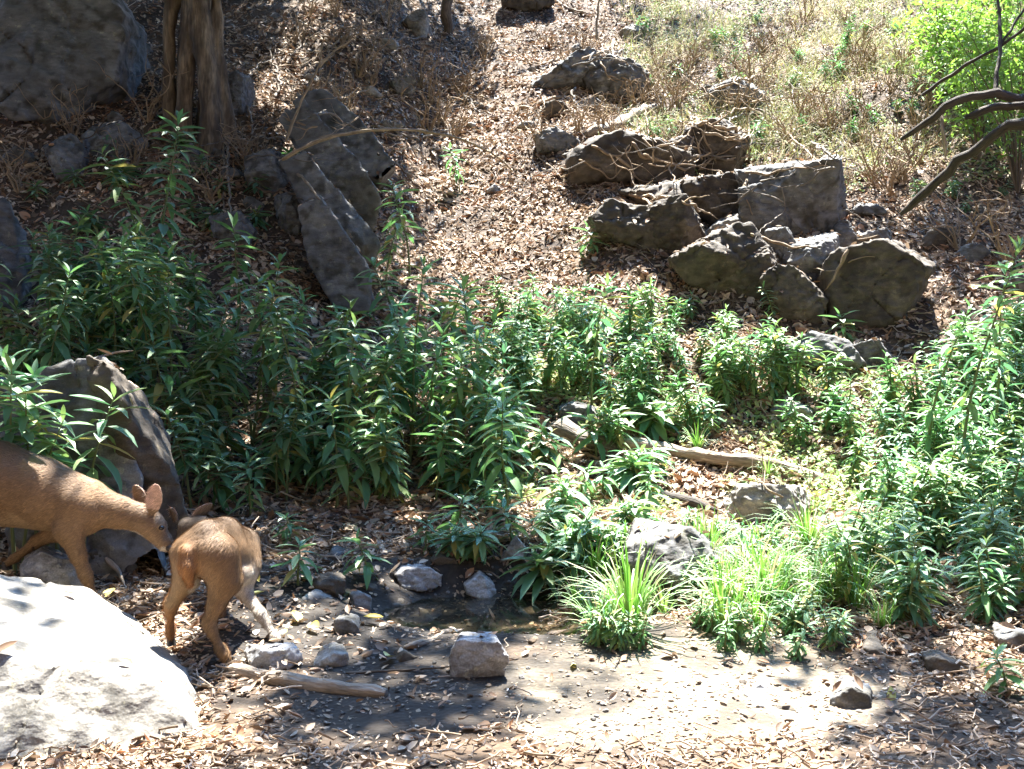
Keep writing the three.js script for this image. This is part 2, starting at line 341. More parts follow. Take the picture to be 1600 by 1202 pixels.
// rock outcrop on the slope
const crop = 'blocks of the dark rock outcrop';
rock('wide dark block at the upper left end of the outcrop', [[895, 245], [930, 222], [985, 215], [1060, 240], [1070, 290], [1030, 296], [920, 292], [898, 275]], { depth: 1.0, front: [-0.1, -0.35], tone: 'brown', seed: 31, group: crop, grow: 1.14 });
rock('upright triangular dark block behind the root mat', [[1070, 270], [1080, 200], [1130, 192], [1165, 220], [1150, 268], [1100, 285]], { depth: 0.8, front: [0.1, -0.2], tone: 'brown', seed: 32, group: crop, grow: 1.14 });
rock('long low dark block below the root mat', [[985, 300], [1060, 285], [1150, 285], [1185, 320], [1150, 350], [1020, 330]], { depth: 0.9, front: [0, -0.3], tone: 'brown', seed: 33, group: crop, grow: 1.14 });
rock('dark wedge of rock at the left foot of the outcrop', [[925, 345], [950, 320], [1000, 330], [1040, 370], [1050, 400], [1000, 392], [940, 372]], { depth: 0.7, front: [-0.1, -0.3], tone: 'brown', seed: 34, group: crop, grow: 1.14 });
rock('tall squared grey pillar block with moss on its top', [[1165, 270], [1230, 262], [1297, 258], [1308, 300], [1300, 375], [1210, 380], [1175, 330]], { depth: 0.8, front: [0.25, -0.2], tone: 'grey', seed: 35, chips: 4, group: crop, grow: 1.14 });
rock('shadowed hollow block beside the squared pillar', [[1160, 300], [1220, 290], [1232, 360], [1200, 390], [1165, 370]], { depth: 0.5, front: [-0.5, -0.4], tone: 'grey', seed: 36, group: crop, grow: 1.14 });
rock('broad dark overhanging block at the centre foot of the outcrop', [[1050, 395], [1110, 365], [1175, 362], [1200, 400], [1196, 455], [1150, 468], [1075, 430]], { depth: 0.8, front: [-0.05, -0.35], tone: 'brown', seed: 37, group: crop, grow: 1.14 });
rock('white topped ledge stone above the overhanging block', [[1100, 372], [1120, 350], [1152, 338], [1185, 362], [1170, 382], [1110, 384]], { depth: 0.5, front: [0, 0.8], tone: 'pale', seed: 38, group: crop, grow: 1.14 });
rock('jagged pale grey flake standing on the outcrop', [[1200, 365], [1232, 360], [1256, 420], [1250, 448], [1216, 430]], { depth: 0.3, front: [0.2, 0.25], tone: 'grey', seed: 39, group: crop, grow: 1.14 });
rock('narrow grey blade of rock pointing down the slope', [[1250, 430], [1272, 425], [1284, 478], [1262, 472]], { depth: 0.2, front: [0.2, 0.2], tone: 'grey', seed: 40, group: crop, grow: 1.14 });
rock('dark block under the grey flakes', [[1195, 420], [1250, 430], [1290, 470], [1280, 510], [1220, 500], [1190, 460]], { depth: 0.6, front: [0, -0.35], tone: 'brown', seed: 41, group: crop, grow: 1.14 });
rock('largest dark rounded block at the lower right of the outcrop', [[1285, 450], [1320, 385], [1390, 385], [1440, 420], [1432, 480], [1410, 515], [1350, 520], [1290, 490]], { depth: 1.1, front: [0.1, -0.3], tone: 'brown', seed: 42, group: crop, grow: 1.14 });
rock('grey slanting chip lodged above the largest dark block', [[1304, 350], [1325, 348], [1342, 378], [1330, 396], [1312, 380]], { depth: 0.25, front: [0.2, 0.4], tone: 'grey', seed: 43, group: crop, grow: 1.14 });
rock('flat greenish top stone behind the largest dark block', [[1335, 372], [1385, 362], [1392, 386], [1345, 398]], { depth: 0.6, front: [0, 0.2], tone: 'grey', seed: 44, group: crop, grow: 1.14 });
rock('small upright pale stone beside the white topped ledge', [[1178, 332], [1198, 330], [1196, 365], [1178, 368]], { depth: 0.25, front: [0, 0.1], tone: 'pale', seed: 45, group: crop, grow: 1.14 });
rock('pile stone of pale grey at the upper outcrop', [[840, 130], [880, 100], [930, 85], [945, 110], [900, 140], [850, 145]], { depth: 0.7, front: [0, 0.4], tone: 'grey', seed: 46, group: crop, grow: 1.14 });
rock('grey dark-sided rock at the head of the root mat', [[900, 120], [950, 98], [1000, 110], [1000, 160], [930, 160]], { depth: 0.8, front: [0, -0.2], tone: 'grey', seed: 47, group: crop, grow: 1.14 });
rock('grey block under the tangle right of the root mat', [[1110, 140], [1150, 125], [1190, 150], [1180, 185], [1115, 180]], { depth: 0.7, front: [0, 0], tone: 'grey', seed: 48, group: crop, grow: 1.14 });
rock('flat pale stone at the left end of the root mat', [[838, 215], [870, 205], [905, 225], [890, 245], [845, 240]], { depth: 0.4, front: [0, 0.5], tone: 'grey', seed: 49, group: crop, grow: 1.14 });
rock('dark ledge rock below the outcrop among leaves', [[1220, 545], [1270, 525], [1340, 540], [1350, 575], [1290, 580], [1240, 570]], { depth: 0.6, front: [0, 0], tone: 'grey', seed: 50, group: crop, grow: 1.14 });
rock('cracked grey rock below the largest dark block', [[1330, 545], [1375, 530], [1395, 560], [1370, 580], [1335, 575]], { depth: 0.5, front: [0, 0.2], tone: 'grey', seed: 51, group: crop, grow: 1.14 });
rock('dark block filling the middle of the outcrop', [[1000, 330], [1075, 322], [1095, 370], [1060, 400], [1010, 385]], { depth: 0.8, front: [0, -0.3], tone: 'brown', seed: 52, group: crop, grow: 1.14 });
rock('dark block wedged below the triangular block', [[1070, 290], [1150, 280], [1185, 330], [1150, 362], [1085, 350]], { depth: 0.8, front: [0.1, -0.3], tone: 'brown', seed: 53, group: crop, grow: 1.14 });
rock('dark recessed block between flake and largest block', [[1235, 385], [1300, 375], [1310, 440], [1280, 470], [1240, 440]], { depth: 0.6, front: [0, -0.4], tone: 'grey', seed: 54, group: crop, grow: 1.14 });
rock('dark corner block right of the overhanging block', [[1150, 410], [1205, 395], [1225, 450], [1195, 478], [1155, 465]], { depth: 0.6, front: [0, -0.3], tone: 'brown', seed: 55, group: crop, grow: 1.14 });
rock('small broken block at the upper edge of the outcrop', [[1040, 225], [1075, 215], [1085, 260], [1050, 275]], { depth: 0.5, front: [0, -0.2], tone: 'brown', seed: 56, group: crop, grow: 1.14 });
// rocks of the left bank
const bank = 'rocks of the shaded left bank';
rock('long slanting slab, topmost layer of the leaning outcrop', [[455, 135], [490, 122], [560, 190], [622, 280], [604, 300], [540, 272]], { depth: 0.5, front: [-0.25, 0.3], tone: 'grey', seed: 61, group: bank, name: 'rock_slab', lean: 0.12, amp: 0.022, chips: 6 });
rock('second slanting layer of the leaning outcrop', [[436, 185], [470, 152], [560, 262], [606, 340], [578, 362], [500, 292]], { depth: 0.55, front: [-0.2, 0.2], tone: 'grey', seed: 161, group: bank, name: 'rock_slab', lean: 0.12, amp: 0.022, chips: 6 });
rock('third slanting layer of the leaning outcrop', [[440, 255], [478, 240], [590, 375], [604, 420], [560, 424], [480, 335]], { depth: 0.55, front: [-0.2, 0.2], tone: 'grey', seed: 162, group: bank, name: 'rock_slab', lean: 0.12, amp: 0.022, chips: 6 });
rock('dark streaked slab, lowest layer of the leaning outcrop', [[468, 325], [502, 308], [575, 420], [580, 482], [530, 495], [488, 420]], { depth: 0.55, front: [-0.2, 0.1], tone: 'grey', seed: 62, group: bank, name: 'rock_slab', lean: 0.12, amp: 0.022, chips: 6 });
rock('narrow slab coloured pale for the sunlit streak along the long slanting slab', [[478, 126], [500, 132], [560, 195], [614, 272], [608, 286], [590, 276], [540, 210]], { depth: 0.3, front: [-0.1, 0.6], tone: 'pale', seed: 75, group: bank, name: 'rock_slab', amp: 0.025 });  // pale streak of the slab; the tone also paints in its sunlit edge
rock('pale flake on the dark streaked slab', [[540, 350], [556, 352], [578, 392], [570, 400], [552, 380]], { depth: 0.25, front: [-0.1, 0.5], tone: 'pale', seed: 76, group: bank });
rock('narrow pale flake at the foot of the dark streaked slab', [[520, 440], [535, 425], [552, 450], [548, 475], [530, 470]], { depth: 0.3, front: [0, 0.4], tone: 'grey', seed: 77, group: bank });
rock('dark rock in the hollow below the tree foot', [[385, 250], [430, 235], [450, 280], [430, 315], [392, 300]], { depth: 0.6, front: [0, -0.1], tone: 'grey', seed: 79, group: bank });
rock('dark brown rock left of the hollow', [[330, 340], [375, 330], [400, 360], [390, 390], [340, 385]], { depth: 0.5, tone: 'grey', seed: 80, group: bank });
rock('low dark rock at the foot of the huge rock face', [[130, 205], [190, 190], [225, 215], [215, 250], [140, 250]], { depth: 0.6, tone: 'grey', seed: 81, group: bank });
rock('pale flat stone beside the fallen arching twig', [[470, 240], [500, 228], [535, 240], [530, 256], [480, 256]], { depth: 0.35, front: [0, 0.7], tone: 'pale', seed: 63, group: bank });
rock('huge dark rock face at the top left corner', [[20, -60], [150, -60], [205, 30], [200, 150], [120, 195], [30, 185], [-60, 100]], { depth: 1.6, front: [0.1, 0.1], tone: 'grey', seed: 64, chips: 6, cell: 0.04, name: 'boulder', category: 'boulder' });
rock('grey rock below the huge dark rock face', [[78, 225], [110, 210], [135, 235], [128, 290], [95, 295], [80, 260]], { depth: 0.6, tone: 'grey', seed: 65, group: bank });
rock('steep dark slab at the left edge of the frame', [[-40, 330], [10, 310], [30, 350], [45, 420], [30, 500], [-40, 500]], { depth: 0.6, front: [0.1, 0.2], tone: 'grey', seed: 66, group: bank, name: 'rock_slab' });
rock('pale upright rock right of the tree foot', [[345, 150], [362, 112], [388, 118], [385, 180], [350, 190]], { depth: 0.5, front: [-0.1, 0.2], tone: 'grey', seed: 67, group: bank });
rock('pointed grey stone above the tall leafy plant', [[282, 262], [300, 222], [318, 250], [312, 275], [288, 275]], { depth: 0.3, front: [0, 0.1], tone: 'grey', seed: 68, group: bank });
rock('dark grey block in the hollow of the bank', [[430, 310], [470, 290], [485, 330], [470, 372], [436, 365]], { depth: 0.5, tone: 'grey', seed: 69, group: bank });
rock('pale cracked rock in the litter at the top', [[630, 30], [650, 18], [670, 30], [668, 60], [640, 55]], { depth: 0.5, front: [0.1, 0.3], tone: 'pale', seed: 70 });
rock('dark hanging rock at the top edge of the slope', [[780, -40], [870, -40], [858, 14], [820, 26], [785, 12]], { depth: 1, front: [0, -0.3], tone: 'brown', seed: 71 });
rock('bright white flat stone near the top edge', [[965, 52], [985, 40], [1008, 48], [1005, 62], [970, 64]], { depth: 0.4, front: [0, 0.8], tone: 'pale', seed: 72 });
rock('small bluish stone alone in the sunlit litter', [[760, 296], [772, 288], [786, 296], [782, 306], [764, 306]], { depth: 0.2, front: [0, 0.5], tone: 'blue', seed: 73, name: 'stone', category: 'stone' });
rock('greyish rock amid the shaded litter right of the tree', [[610, 130], [630, 118], [650, 130], [645, 152], [615, 155]], { depth: 0.4, tone: 'grey', seed: 74 });
{
  const R = rng(2024), half = (n, x0, x1, y0, y1, label, group, tones) => {
    for (let i = 0; i < n; i++) {
      const x = lerp(x0, x1, R()), y = lerp(y0, y1, R()), w = 9 + 22 * R() * R(), h = w * (0.5 + 0.5 * R());
      rock(label, [[x - w, y - h * 0.3], [x - w * 0.5, y - h], [x + w * 0.4, y - h * (0.7 + 0.4 * R())], [x + w, y - h * 0.2], [x + w * 0.7, y + h * 0.4], [x - w * 0.8, y + h * 0.4]], { depth: 0.1 + w * 0.009, front: [R() - 0.5, 0.5 * R()], tone: tones[Math.floor(R() * tones.length)], seed: 300 + Math.floor(x * 7 + y), chips: 6, name: 'stone', category: 'stone', group, cell: 0.016 });
    }
  };
  half(14, 30, 440, 150, 330, 'half-buried stone in the dark litter of the left bank', 'half-buried stones of the left bank', ['grey', 'brown']);
  half(14, 420, 800, 20, 260, 'half-buried stone in the litter between large tree and slim trunk', 'half-buried stones below the slim trunk', ['grey', 'pale']);
  half(12, 820, 1130, 60, 210, 'half-buried stone among the roots above the outcrop', 'half-buried stones among the roots', ['grey', 'pale', 'brown']);
  half(10, 1300, 1590, 330, 480, 'half-buried stone in the litter right of the outcrop', 'half-buried stones right of the outcrop', ['grey', 'brown']);
  half(16, 470, 780, 860, 1060, 'little dark stone in the wet mud', 'little stones in the wet mud', ['grey', 'brown']);
  half(12, 1150, 1590, 990, 1120, 'little stone in the shaded litter at the bottom right', 'little stones at the bottom right', ['grey', 'brown', 'blue']);
}
console.log('rocks done');

// ------------------------------------------------------------------ sticks, roots, logs
const caster = new THREE.Raycaster();
function surface(px, py, off = 0) {   // nearest of ground and rocks along a pixel's direction
  const g = onGround(px, py); let d = -g.z;
  const r = look(px, py), L = r.length(); caster.set(camera.position, r.clone().normalize());
  const h = caster.intersectObjects(solid, false);
  if (h.length) d = Math.min(d, h[0].distance / L);
  return at(px, py, d - off);
}
function tube(pts, r0, r1, { seg = null, sides = 7, crook = 0.25, seed = 1, tone = [[0.22, 0.17, 0.12], [0.34, 0.28, 0.21]], knots = 0.12 } = {}) {
  const R = rng(seed * 331 + 7), curve = new THREE.CatmullRomCurve3(pts, false, 'centripetal'), L = curve.getLength();
  const n = seg || Math.max(6, Math.min(70, Math.round(L / Math.max(0.02, r0 * 1.6)))), ox = R() * 90;
  const fr = curve.computeFrenetFrames(n, false), pos = [], uv = [], idx = [], col = [];
  for (let i = 0; i <= n; i++) {
    const t = i / n, p = curve.getPointAt(t), b = fr.binormals[i], nn = fr.normals[i], w = Math.min(1, t * 8, (1 - t) * 8);
    p.addScaledVector(b, crook * r0 * 3 * w * N(t * L * 6 + ox, 1, 2)).addScaledVector(nn, crook * r0 * 3 * w * N(t * L * 6, 4 + ox, 2));
    let r = lerp(r0, r1, t) * (1 + knots * 2 * N(t * L * 9 + ox, 9, 1));
    if (i === 0 || i === n) r *= 0.55;
    for (let j = 0; j <= sides; j++) {
      const a = j / sides * Math.PI * 2, rr = r * (1 + knots * N(Math.cos(a) * 2 + ox, Math.sin(a) * 2, t * L * 4));
      pos.push(p.x + rr * (Math.cos(a) * nn.x + Math.sin(a) * b.x), p.y + rr * (Math.cos(a) * nn.y + Math.sin(a) * b.y), p.z + rr * (Math.cos(a) * nn.z + Math.sin(a) * b.z));
      uv.push(j / sides * Math.max(0.08, r0 * 6.28) * 2.5, t * L * 2.5);
      col.push(...mixc(tone[0], tone[1], sstep(-0.5, 0.5, fbm(t * L * 5 + ox, Math.cos(a), Math.sin(a), 3))));
    }
  }
  for (let i = 0; i < n; i++) for (let j = 0; j < sides; j++) { const a = i * (sides + 1) + j, b = a + 1, c = a + sides + 1, e = c + 1; idx.push(a, c, b, b, c, e); }
  for (const [row, flip] of [[0, 1], [n, 0]]) {
    const k = pos.length / 3, p = curve.getPointAt(row / n); pos.push(p.x, p.y, p.z); uv.push(0, 0); col.push(...tone[1]);
    for (let j = 0; j < sides; j++) { const a = row * (sides + 1) + j, b = a + 1; flip ? idx.push(k, a, b) : idx.push(k, b, a); }
  }
  const g = new THREE.BufferGeometry();
  g.setAttribute('position', new THREE.Float32BufferAttribute(pos, 3));
  g.setAttribute('uv', new THREE.Float32BufferAttribute(uv, 2));
  g.setAttribute('color', new THREE.Float32BufferAttribute(col, 3));
  g.setIndex(idx); g.computeVertexNormals();
  return g;
}
const BARK = { brown: [[0.12, 0.085, 0.055], [0.24, 0.18, 0.12]], pale: [[0.36, 0.3, 0.23], [0.55, 0.48, 0.39]], grey: [[0.2, 0.18, 0.15], [0.34, 0.31, 0.27]], dark: [[0.05, 0.04, 0.03], [0.1, 0.08, 0.06]], tan: [[0.38, 0.29, 0.19], [0.56, 0.45, 0.31]] };
let stickSeed = 0;
function stick(name, label, category, px, wpx, { tone = 'tan', group = null, off = null, d = null, taper = 0.45, crook = 0.25, sides = 7, forks = 0 } = {}) {
  stickSeed++;
  const first = d ? at(...px[0], d[0] || d) : surface(...px[0]);
  const r0 = wpx / 2 * -first.z / FOCAL;
  const pts = px.map((q, i) => d ? at(q[0], q[1], Array.isArray(d) ? d[i] : d) : surface(q[0], q[1], off === null ? r0 * 1.15 : off));
  if (!d) for (let k = 0; k < 2; k++) for (let i = 1; i < pts.length - 1; i++) { const s = (-pts[i - 1].z - pts[i + 1].z) / 2; if (-pts[i].z > s + 0.12) pts[i].copy(at(px[i][0], px[i][1], s + 0.12)); }
  const o = pts[0].clone();
  let g = tube(pts.map(p => p.clone().sub(o)), r0, r0 * taper, { seed: stickSeed, tone: BARK[tone], crook, sides, knots: 0.2 });
  if (forks) {
    const R = rng(stickSeed * 57), list = [g];
    for (let f = 0; f < forks; f++) {
      const k = 1 + Math.floor(R() * (pts.length - 2)), b = pts[k].clone().sub(o), L = 0.15 + 0.3 * R(), dir = pts[k].clone().sub(pts[k - 1]).normalize().add(V(R() - 0.5, R() * 0.9, R() - 0.5)).normalize();
      const m1 = b.clone().addScaledVector(dir, L * 0.5).add(V((R() - 0.5) * 0.08, (R() - 0.5) * 0.08, 0)); list.push(tube([b, m1, m1.clone().addScaledVector(dir, L * 0.5).add(V((R() - 0.5) * 0.12, (R() - 0.5) * 0.12, 0.02))], r0 * 0.55, r0 * 0.15, { seed: stickSeed * 9 + f, tone: BARK[tone], crook: 0.8, sides: 5, seg: 9, knots: 0.2 }));
    }
    g = mergeGeometries(list);
  }
  const m = mesh(name, g, M.wood); m.position.copy(o);
  return tag(m, label, category, group);
}
// logs and driftwood
stick('fallen_log', 'sunlit fallen log with a bleached top lying across the slope foot', 'log', [[968, 692], [1052, 705], [1120, 716], [1190, 726], [1250, 738], [1300, 756]], 22, { tone: 'pale', taper: 0.8, crook: 0.08, sides: 12, off: 0.1 });
stick('fallen_log', 'short dark log with a sunlit grey top left of the long log', 'log', [[862, 668], [905, 685], [965, 706]], 36, { tone: 'grey', taper: 0.8, crook: 0.1, sides: 12, off: 0.02 });
stick('fallen_log', 'splintered white log end at the right edge', 'log', [[1470, 900], [1530, 914], [1640, 950]], 26, { tone: 'pale', taper: 0.9, crook: 0.1, sides: 12, off: 0.03 });
stick('fallen_log', 'cream coloured log at the bottom beside the pale boulder', 'log', [[352, 1048], [430, 1062], [520, 1076], [604, 1086]], 26, { tone: 'pale', taper: 1.0, crook: 0.08, sides: 12, off: 0.02 });
stick('broken_branch', 'brown broken branch lying at the grass edge', 'branch', [[828, 1004], [868, 992], [916, 982]], 14, { tone: 'brown', taper: 0.8, crook: 0.1, sides: 9 });
stick('driftwood', 'pale driftwood piece on the wet bed', 'driftwood', [[632, 1012], [668, 1002], [706, 986]], 13, { tone: 'pale', taper: 0.8, sides: 9 });
stick('stick', 'long thin stick pointing at the blocky stone', 'stick', [[540, 1052], [620, 1048], [704, 1042]], 6, { tone: 'brown' });
stick('stick', 'pale stick standing in the litter by the lower right plant', 'stick', [[1538, 1100], [1524, 1070], [1516, 1046]], 12, { tone: 'grey', sides: 9 });
stick('stick', 'pale straight stick lying behind the leg of the doe', 'stick', [[165, 872], [182, 892], [198, 924]], 9, { tone: 'pale' });
stick('fallen_log', 'dark rotting log in the shade right of the boulder', 'log', [[1000, 770], [1060, 782], [1120, 800]], 22, { tone: 'dark', taper: 0.8, sides: 10 });
stick('stick', 'dark broken stick under the right hand thicket', 'stick', [[1420, 872], [1500, 850], [1590, 868]], 9, { tone: 'dark' });
// roots over the outcrop: traced on the photograph (zoomed area, then scaled back)
const A = (x, y) => [800 + x * 0.275, 60 + y * 0.275], B = (x, y) => [1080 + x * 0.2995, 180 + y * 0.2995];
const mat = 'bare roots draped over the outcrop';
[
  ['long pale root arching above the pale log', 7, [[40, 390], [130, 385], [270, 330], [400, 315], [540, 325], [690, 370]]],
  ['root forking down from the left end of the arching root', 5, [[150, 390], [260, 440], [390, 505]]],
  ['short twiggy root crossing behind the fork', 4, [[270, 445], [310, 415], [345, 388]]],
  ['upright thin root rising from the pale log', 4, [[400, 515], [425, 455], [450, 395]]],
  ['wavy root above the pale log', 4, [[300, 430], [420, 430], [520, 390], [650, 410]]],
  ['hooked root hanging below the pale log', 5, [[450, 610], [590, 660], [640, 645], [605, 585]]],
  ['long thin V shaped root on the wide dark block', 5, [[380, 690], [480, 740], [560, 790], [650, 710]]],
  ['wavy root crossing the front of the wide dark block', 5, [[590, 670], [660, 720], [690, 780], [820, 820], [885, 788]]],
  ['thick sagging root between wide block and triangular block', 8, [[680, 590], [740, 660], [850, 710], [980, 720]]],
  ['thick sunlit root over the top of the triangular block', 8, [[1000, 490], [1120, 495], [1230, 510], [1340, 540]]],
  ['root falling down the face of the triangular block', 5, [[1080, 530], [1110, 600], [1160, 710]]],
  ['straight root at the left edge of the triangular block', 4, [[1030, 560], [1010, 640], [980, 770]]],
  ['slanting twig in front of the triangular block', 4, [[1060, 750], [1160, 670], [1280, 600]]],
  ['bent root at the right of the triangular block', 5, [[1210, 540], [1250, 570], [1330, 580], [1340, 660]]],
  ['curved root above the triangular block', 5, [[1090, 440], [1220, 445], [1340, 420], [1390, 400]]],
  ['white bent root on the upper grey rock', 5, [[500, 130], [540, 210], [600, 250]]],
  ['looping root at the top of the root mat', 4, [[580, 0], [600, 110], [660, 150], [690, 100]]],
  ['thin root climbing beside the rusty leaf pile', 4, [[930, 240], [970, 330], [990, 400]]],
  ['thin root along the sunlit leaves left of the outcrop', 4, [[200, 855], [330, 855], [450, 890], [600, 850]]],
  ['longest root running along the foot of the wide dark block', 6, [[600, 880], [740, 900], [860, 900], [980, 930], [1150, 1010]]],
  ['short pale root splinter over the dark wedge', 5, [[700, 900], [770, 930], [845, 952]]],
  ['pale branching stick high on the right of the mat', 5, [[1150, 290], [1270, 250], [1400, 210], [1520, 170]]],
  ['side fork of the pale branching stick', 4, [[1220, 290], [1260, 360], [1350, 380]]],
  ['thin bowed root below the dry grass', 4, [[1000, 190], [1100, 180], [1200, 200]]],
  ['small curled root on the upper grey rock', 4, [[620, 220], [670, 240], [680, 290]]],
].forEach(([label, w, p]) => stick('root', label, 'root', p.map(q => A(...q)), w, { tone: 'tan', group: mat, crook: 0.7, taper: 0.3, forks: 1 }));
stick('fallen_log', 'thick bleached log slanting over the root mat', 'log', [A(420, 545), A(560, 510), A(700, 430), A(845, 388)], 19, { tone: 'pale', taper: 0.8, crook: 0.15, sides: 10 });
[
  ['bright crooked root under the white topped ledge', 7, [[310, 620], [440, 655], [560, 685], [660, 690]]],
  ['pale root falling past the largest dark block', 7, [[820, 700], [790, 780], [720, 880], [690, 920]]],
  ['mossy root along the top of the squared pillar block', 5, [[280, 300], [400, 310], [480, 280], [600, 265], [715, 262]]],
  ['thin stick at the left of the hollow block', 4, [[0, 460], [100, 520], [160, 545]]],
  ['hanging root beside the hollow block', 5, [[290, 330], [290, 450], [320, 520]]],
  ['greenish twig on top of the largest dark block', 5, [[870, 650], [950, 632], [1030, 620]]],
  ['thin orange twig across the dark gap', 3, [[640, 800], [720, 812], [770, 805]]],
  ['twig leaning on the upper face of the largest block', 3, [[820, 770], [900, 745], [960, 740]]],
].forEach(([label, w, p]) => stick('root', label, 'root', p.map(q => B(...q)), w, { tone: 'tan', group: mat, crook: 0.6, taper: 0.3 }));
// twigs of the left bank
stick('arching_twig', 'long thin twig arching over the shaded litter', 'twig', [[440, 250], [480, 228], [530, 211], [590, 203], [650, 203], [720, 218], [770, 240], [802, 268]], 7, { tone: 'tan', d: [11, 11, 11.1, 11.2, 11.4, 11.7, 12, 12.3], taper: 0.35, crook: 0.2 });
stick('twig', 'twig slanting down from the arching twig', 'twig', [[428, 232], [470, 275], [500, 312]], 7, { tone: 'tan', off: 0.1 });
stick('twig', 'forked dry twig standing right of the pale upright rock', 'twig', [[446, 222], [470, 160], [495, 110], [505, 60]], 5, { tone: 'tan', d: [11.8, 11.9, 12, 12] });
stick('twig', 'side shoot of the forked dry twig', 'twig', [[498, 105], [520, 82], [550, 62]], 4, { tone: 'tan', d: [12, 12.1, 12.2] });
[['pale root hanging down the bank, left of three', [[345, 168], [350, 250], [349, 325]]], ['pale root hanging down the bank, middle of three', [[360, 182], [355, 250], [361, 340]]], ['short pale root hanging beside the pale upright rock', [[386, 165], [394, 190], [392, 212]]]]
  .forEach(([l, p]) => stick('hanging_root', l, 'root', p, 5, { tone: 'pale', off: 0.06, crook: 0.4 }));
stick('root', 'forked pale root end above the shrub tops', 'root', [[318, 288], [330, 318], [345, 312], [352, 292]], 6, { tone: 'tan', off: 0.05 });
stick('twig', 'bare bent twig rising behind the back of the doe', 'twig', [[66, 700], [74, 655], [88, 618], [118, 584], [165, 556], [208, 548]], 7, { tone: 'tan', d: [6.7, 6.7, 6.7, 6.75, 6.8, 6.9], taper: 0.4 });
stick('twig', 'long bleached stick near the dark hanging rock', 'twig', [[870, 2], [890, 14], [925, 22]], 5, { tone: 'pale' });
stick('stick', 'white upright stick at the top edge of the slope', 'stick', [[932, 62], [934, 20], [937, -10]], 6, { tone: 'pale', d: [16.6, 16.6, 16.6] });
stick('twig', 'dark stick leaning across the shaded litter by the arching twig', 'twig', [[590, 240], [625, 262], [645, 285]], 6, { tone: 'dark', off: 0.05 });
{
  const R = rng(7117);
  const tangle = (n, x0, x1, y0, y1, label, group, tone, lift = 0.06) => {
    for (let i = 0; i < n; i++) {
      let x = lerp(x0, x1, R()), y = lerp(y0, y1, R()), a = (R() - 0.5) * 1.6 + (R() < 0.5 ? 0 : Math.PI); const p = [[x, y]], m = 3 + Math.floor(R() * 3);
      for (let k = 0; k < m; k++) { a += (R() - 0.5) * 1.9; x += Math.cos(a) * (14 + 26 * R()); y += Math.sin(a) * (8 + 14 * R()); p.push([x, y]); }
      stick('root', label, 'root', p, 2.2 + 3.4 * R() * R() + 0.6 * R(), { tone: R() < 0.4 ? 'grey' : tone, group, crook: 0.8, taper: 0.2, off: 0.02 + lift * R(), forks: 1 + Math.floor(R() * 3) });
    }
  };
  tangle(60, 820, 1240, 85, 260, 'bare crooked root in the tangle above the outcrop', 'tangle of roots above the outcrop', 'tan', 0.3);
  tangle(16, 1180, 1420, 120, 330, 'dry crooked stick on the slope right of the outcrop', 'sticks right of the outcrop', 'grey', 0.25);
  tangle(30, 420, 760, 20, 230, 'dry crooked stick in the shaded litter right of the large tree', 'sticks right of the large tree', 'tan', 0.2);
  tangle(12, 20, 400, 170, 340, 'dry crooked stick on the dark bank left of the slabs', 'sticks on the dark bank', 'brown');
  tangle(10, 950, 1280, 690, 850, 'broken dry stick in the litter around the fallen log', 'sticks around the fallen log', 'tan');
}
// leafless dry shrubs
function dryShrub(px, py, h, label, seed) {
  const R = rng(seed * 101), foot = onGround(px, py), parts = [];
  for (let i = 0; i < 9; i++) {
    const a = R() * 6.28, out = h * (0.3 + 0.6 * R()), pts = [V(0, -0.05, 0)]; let p = V(0, 0, 0);
    for (let k = 1; k <= 4; k++) { p = V(Math.cos(a + (R() - 0.5) * 1.2) * out * k / 4, h * (0.4 + 0.6 * R()) * Math.pow(k / 4, 0.8), Math.sin(a + (R() - 0.5) * 1.2) * out * k / 4); pts.push(p); }
    parts.push(tube(pts, 0.011, 0.003, { seed: seed * 20 + i, sides: 5, seg: 14, tone: BARK.tan, crook: 0.8 }));
    for (let j = 0; j < 3; j++) { const o = pts[1 + j], e = V(o.x + (R() - 0.5) * 0.4 * h, o.y + 0.25 * h * R(), o.z + (R() - 0.5) * 0.4 * h); parts.push(tube([o, o.clone().lerp(e, 0.5).add(V(0, 0.04, 0)), e], 0.006, 0.002, { seed: seed * 50 + i * 3 + j, sides: 4, seg: 6, tone: BARK.tan, crook: 0.8 })); }
  }
  const m = mesh('dry_shrub', mergeGeometries(parts), M.wood); m.position.copy(foot); tag(m, label, 'shrub', 'leafless dry shrubs');
}
[[690, 190, 0.7, 'leafless dry shrub at the top of the litter slope'], [480, 215, 0.8, 'leafless dry shrub in front of the long slanting slab'], [560, 120, 0.8, 'leafless dry shrub right of the large tree'], [1060, 160, 0.7, 'leafless dry shrub above the triangular block'], [1180, 130, 0.8, 'leafless dry shrub in the dry grass above the pillar block'], [1290, 200, 0.7, 'leafless dry shrub right above the pillar block'], [1390, 300, 0.7, 'leafless dry shrub below the tip of the drooping limb'], [1500, 390, 0.9, 'leafless dry shrub in the brown shade at the right'], [1580, 420, 0.9, 'leafless dry shrub at the right edge in the brown shade'], [900, 110, 0.6, 'leafless dry shrub behind the pile stone'], [30, 300, 0.7, 'leafless dry shrub at the left edge below the huge rock'], [230, 190, 0.8, 'leafless dry shrub left of the large tree foot']].forEach(([x, y, h, l], i) => dryShrub(x, y, h, l, i + 1));
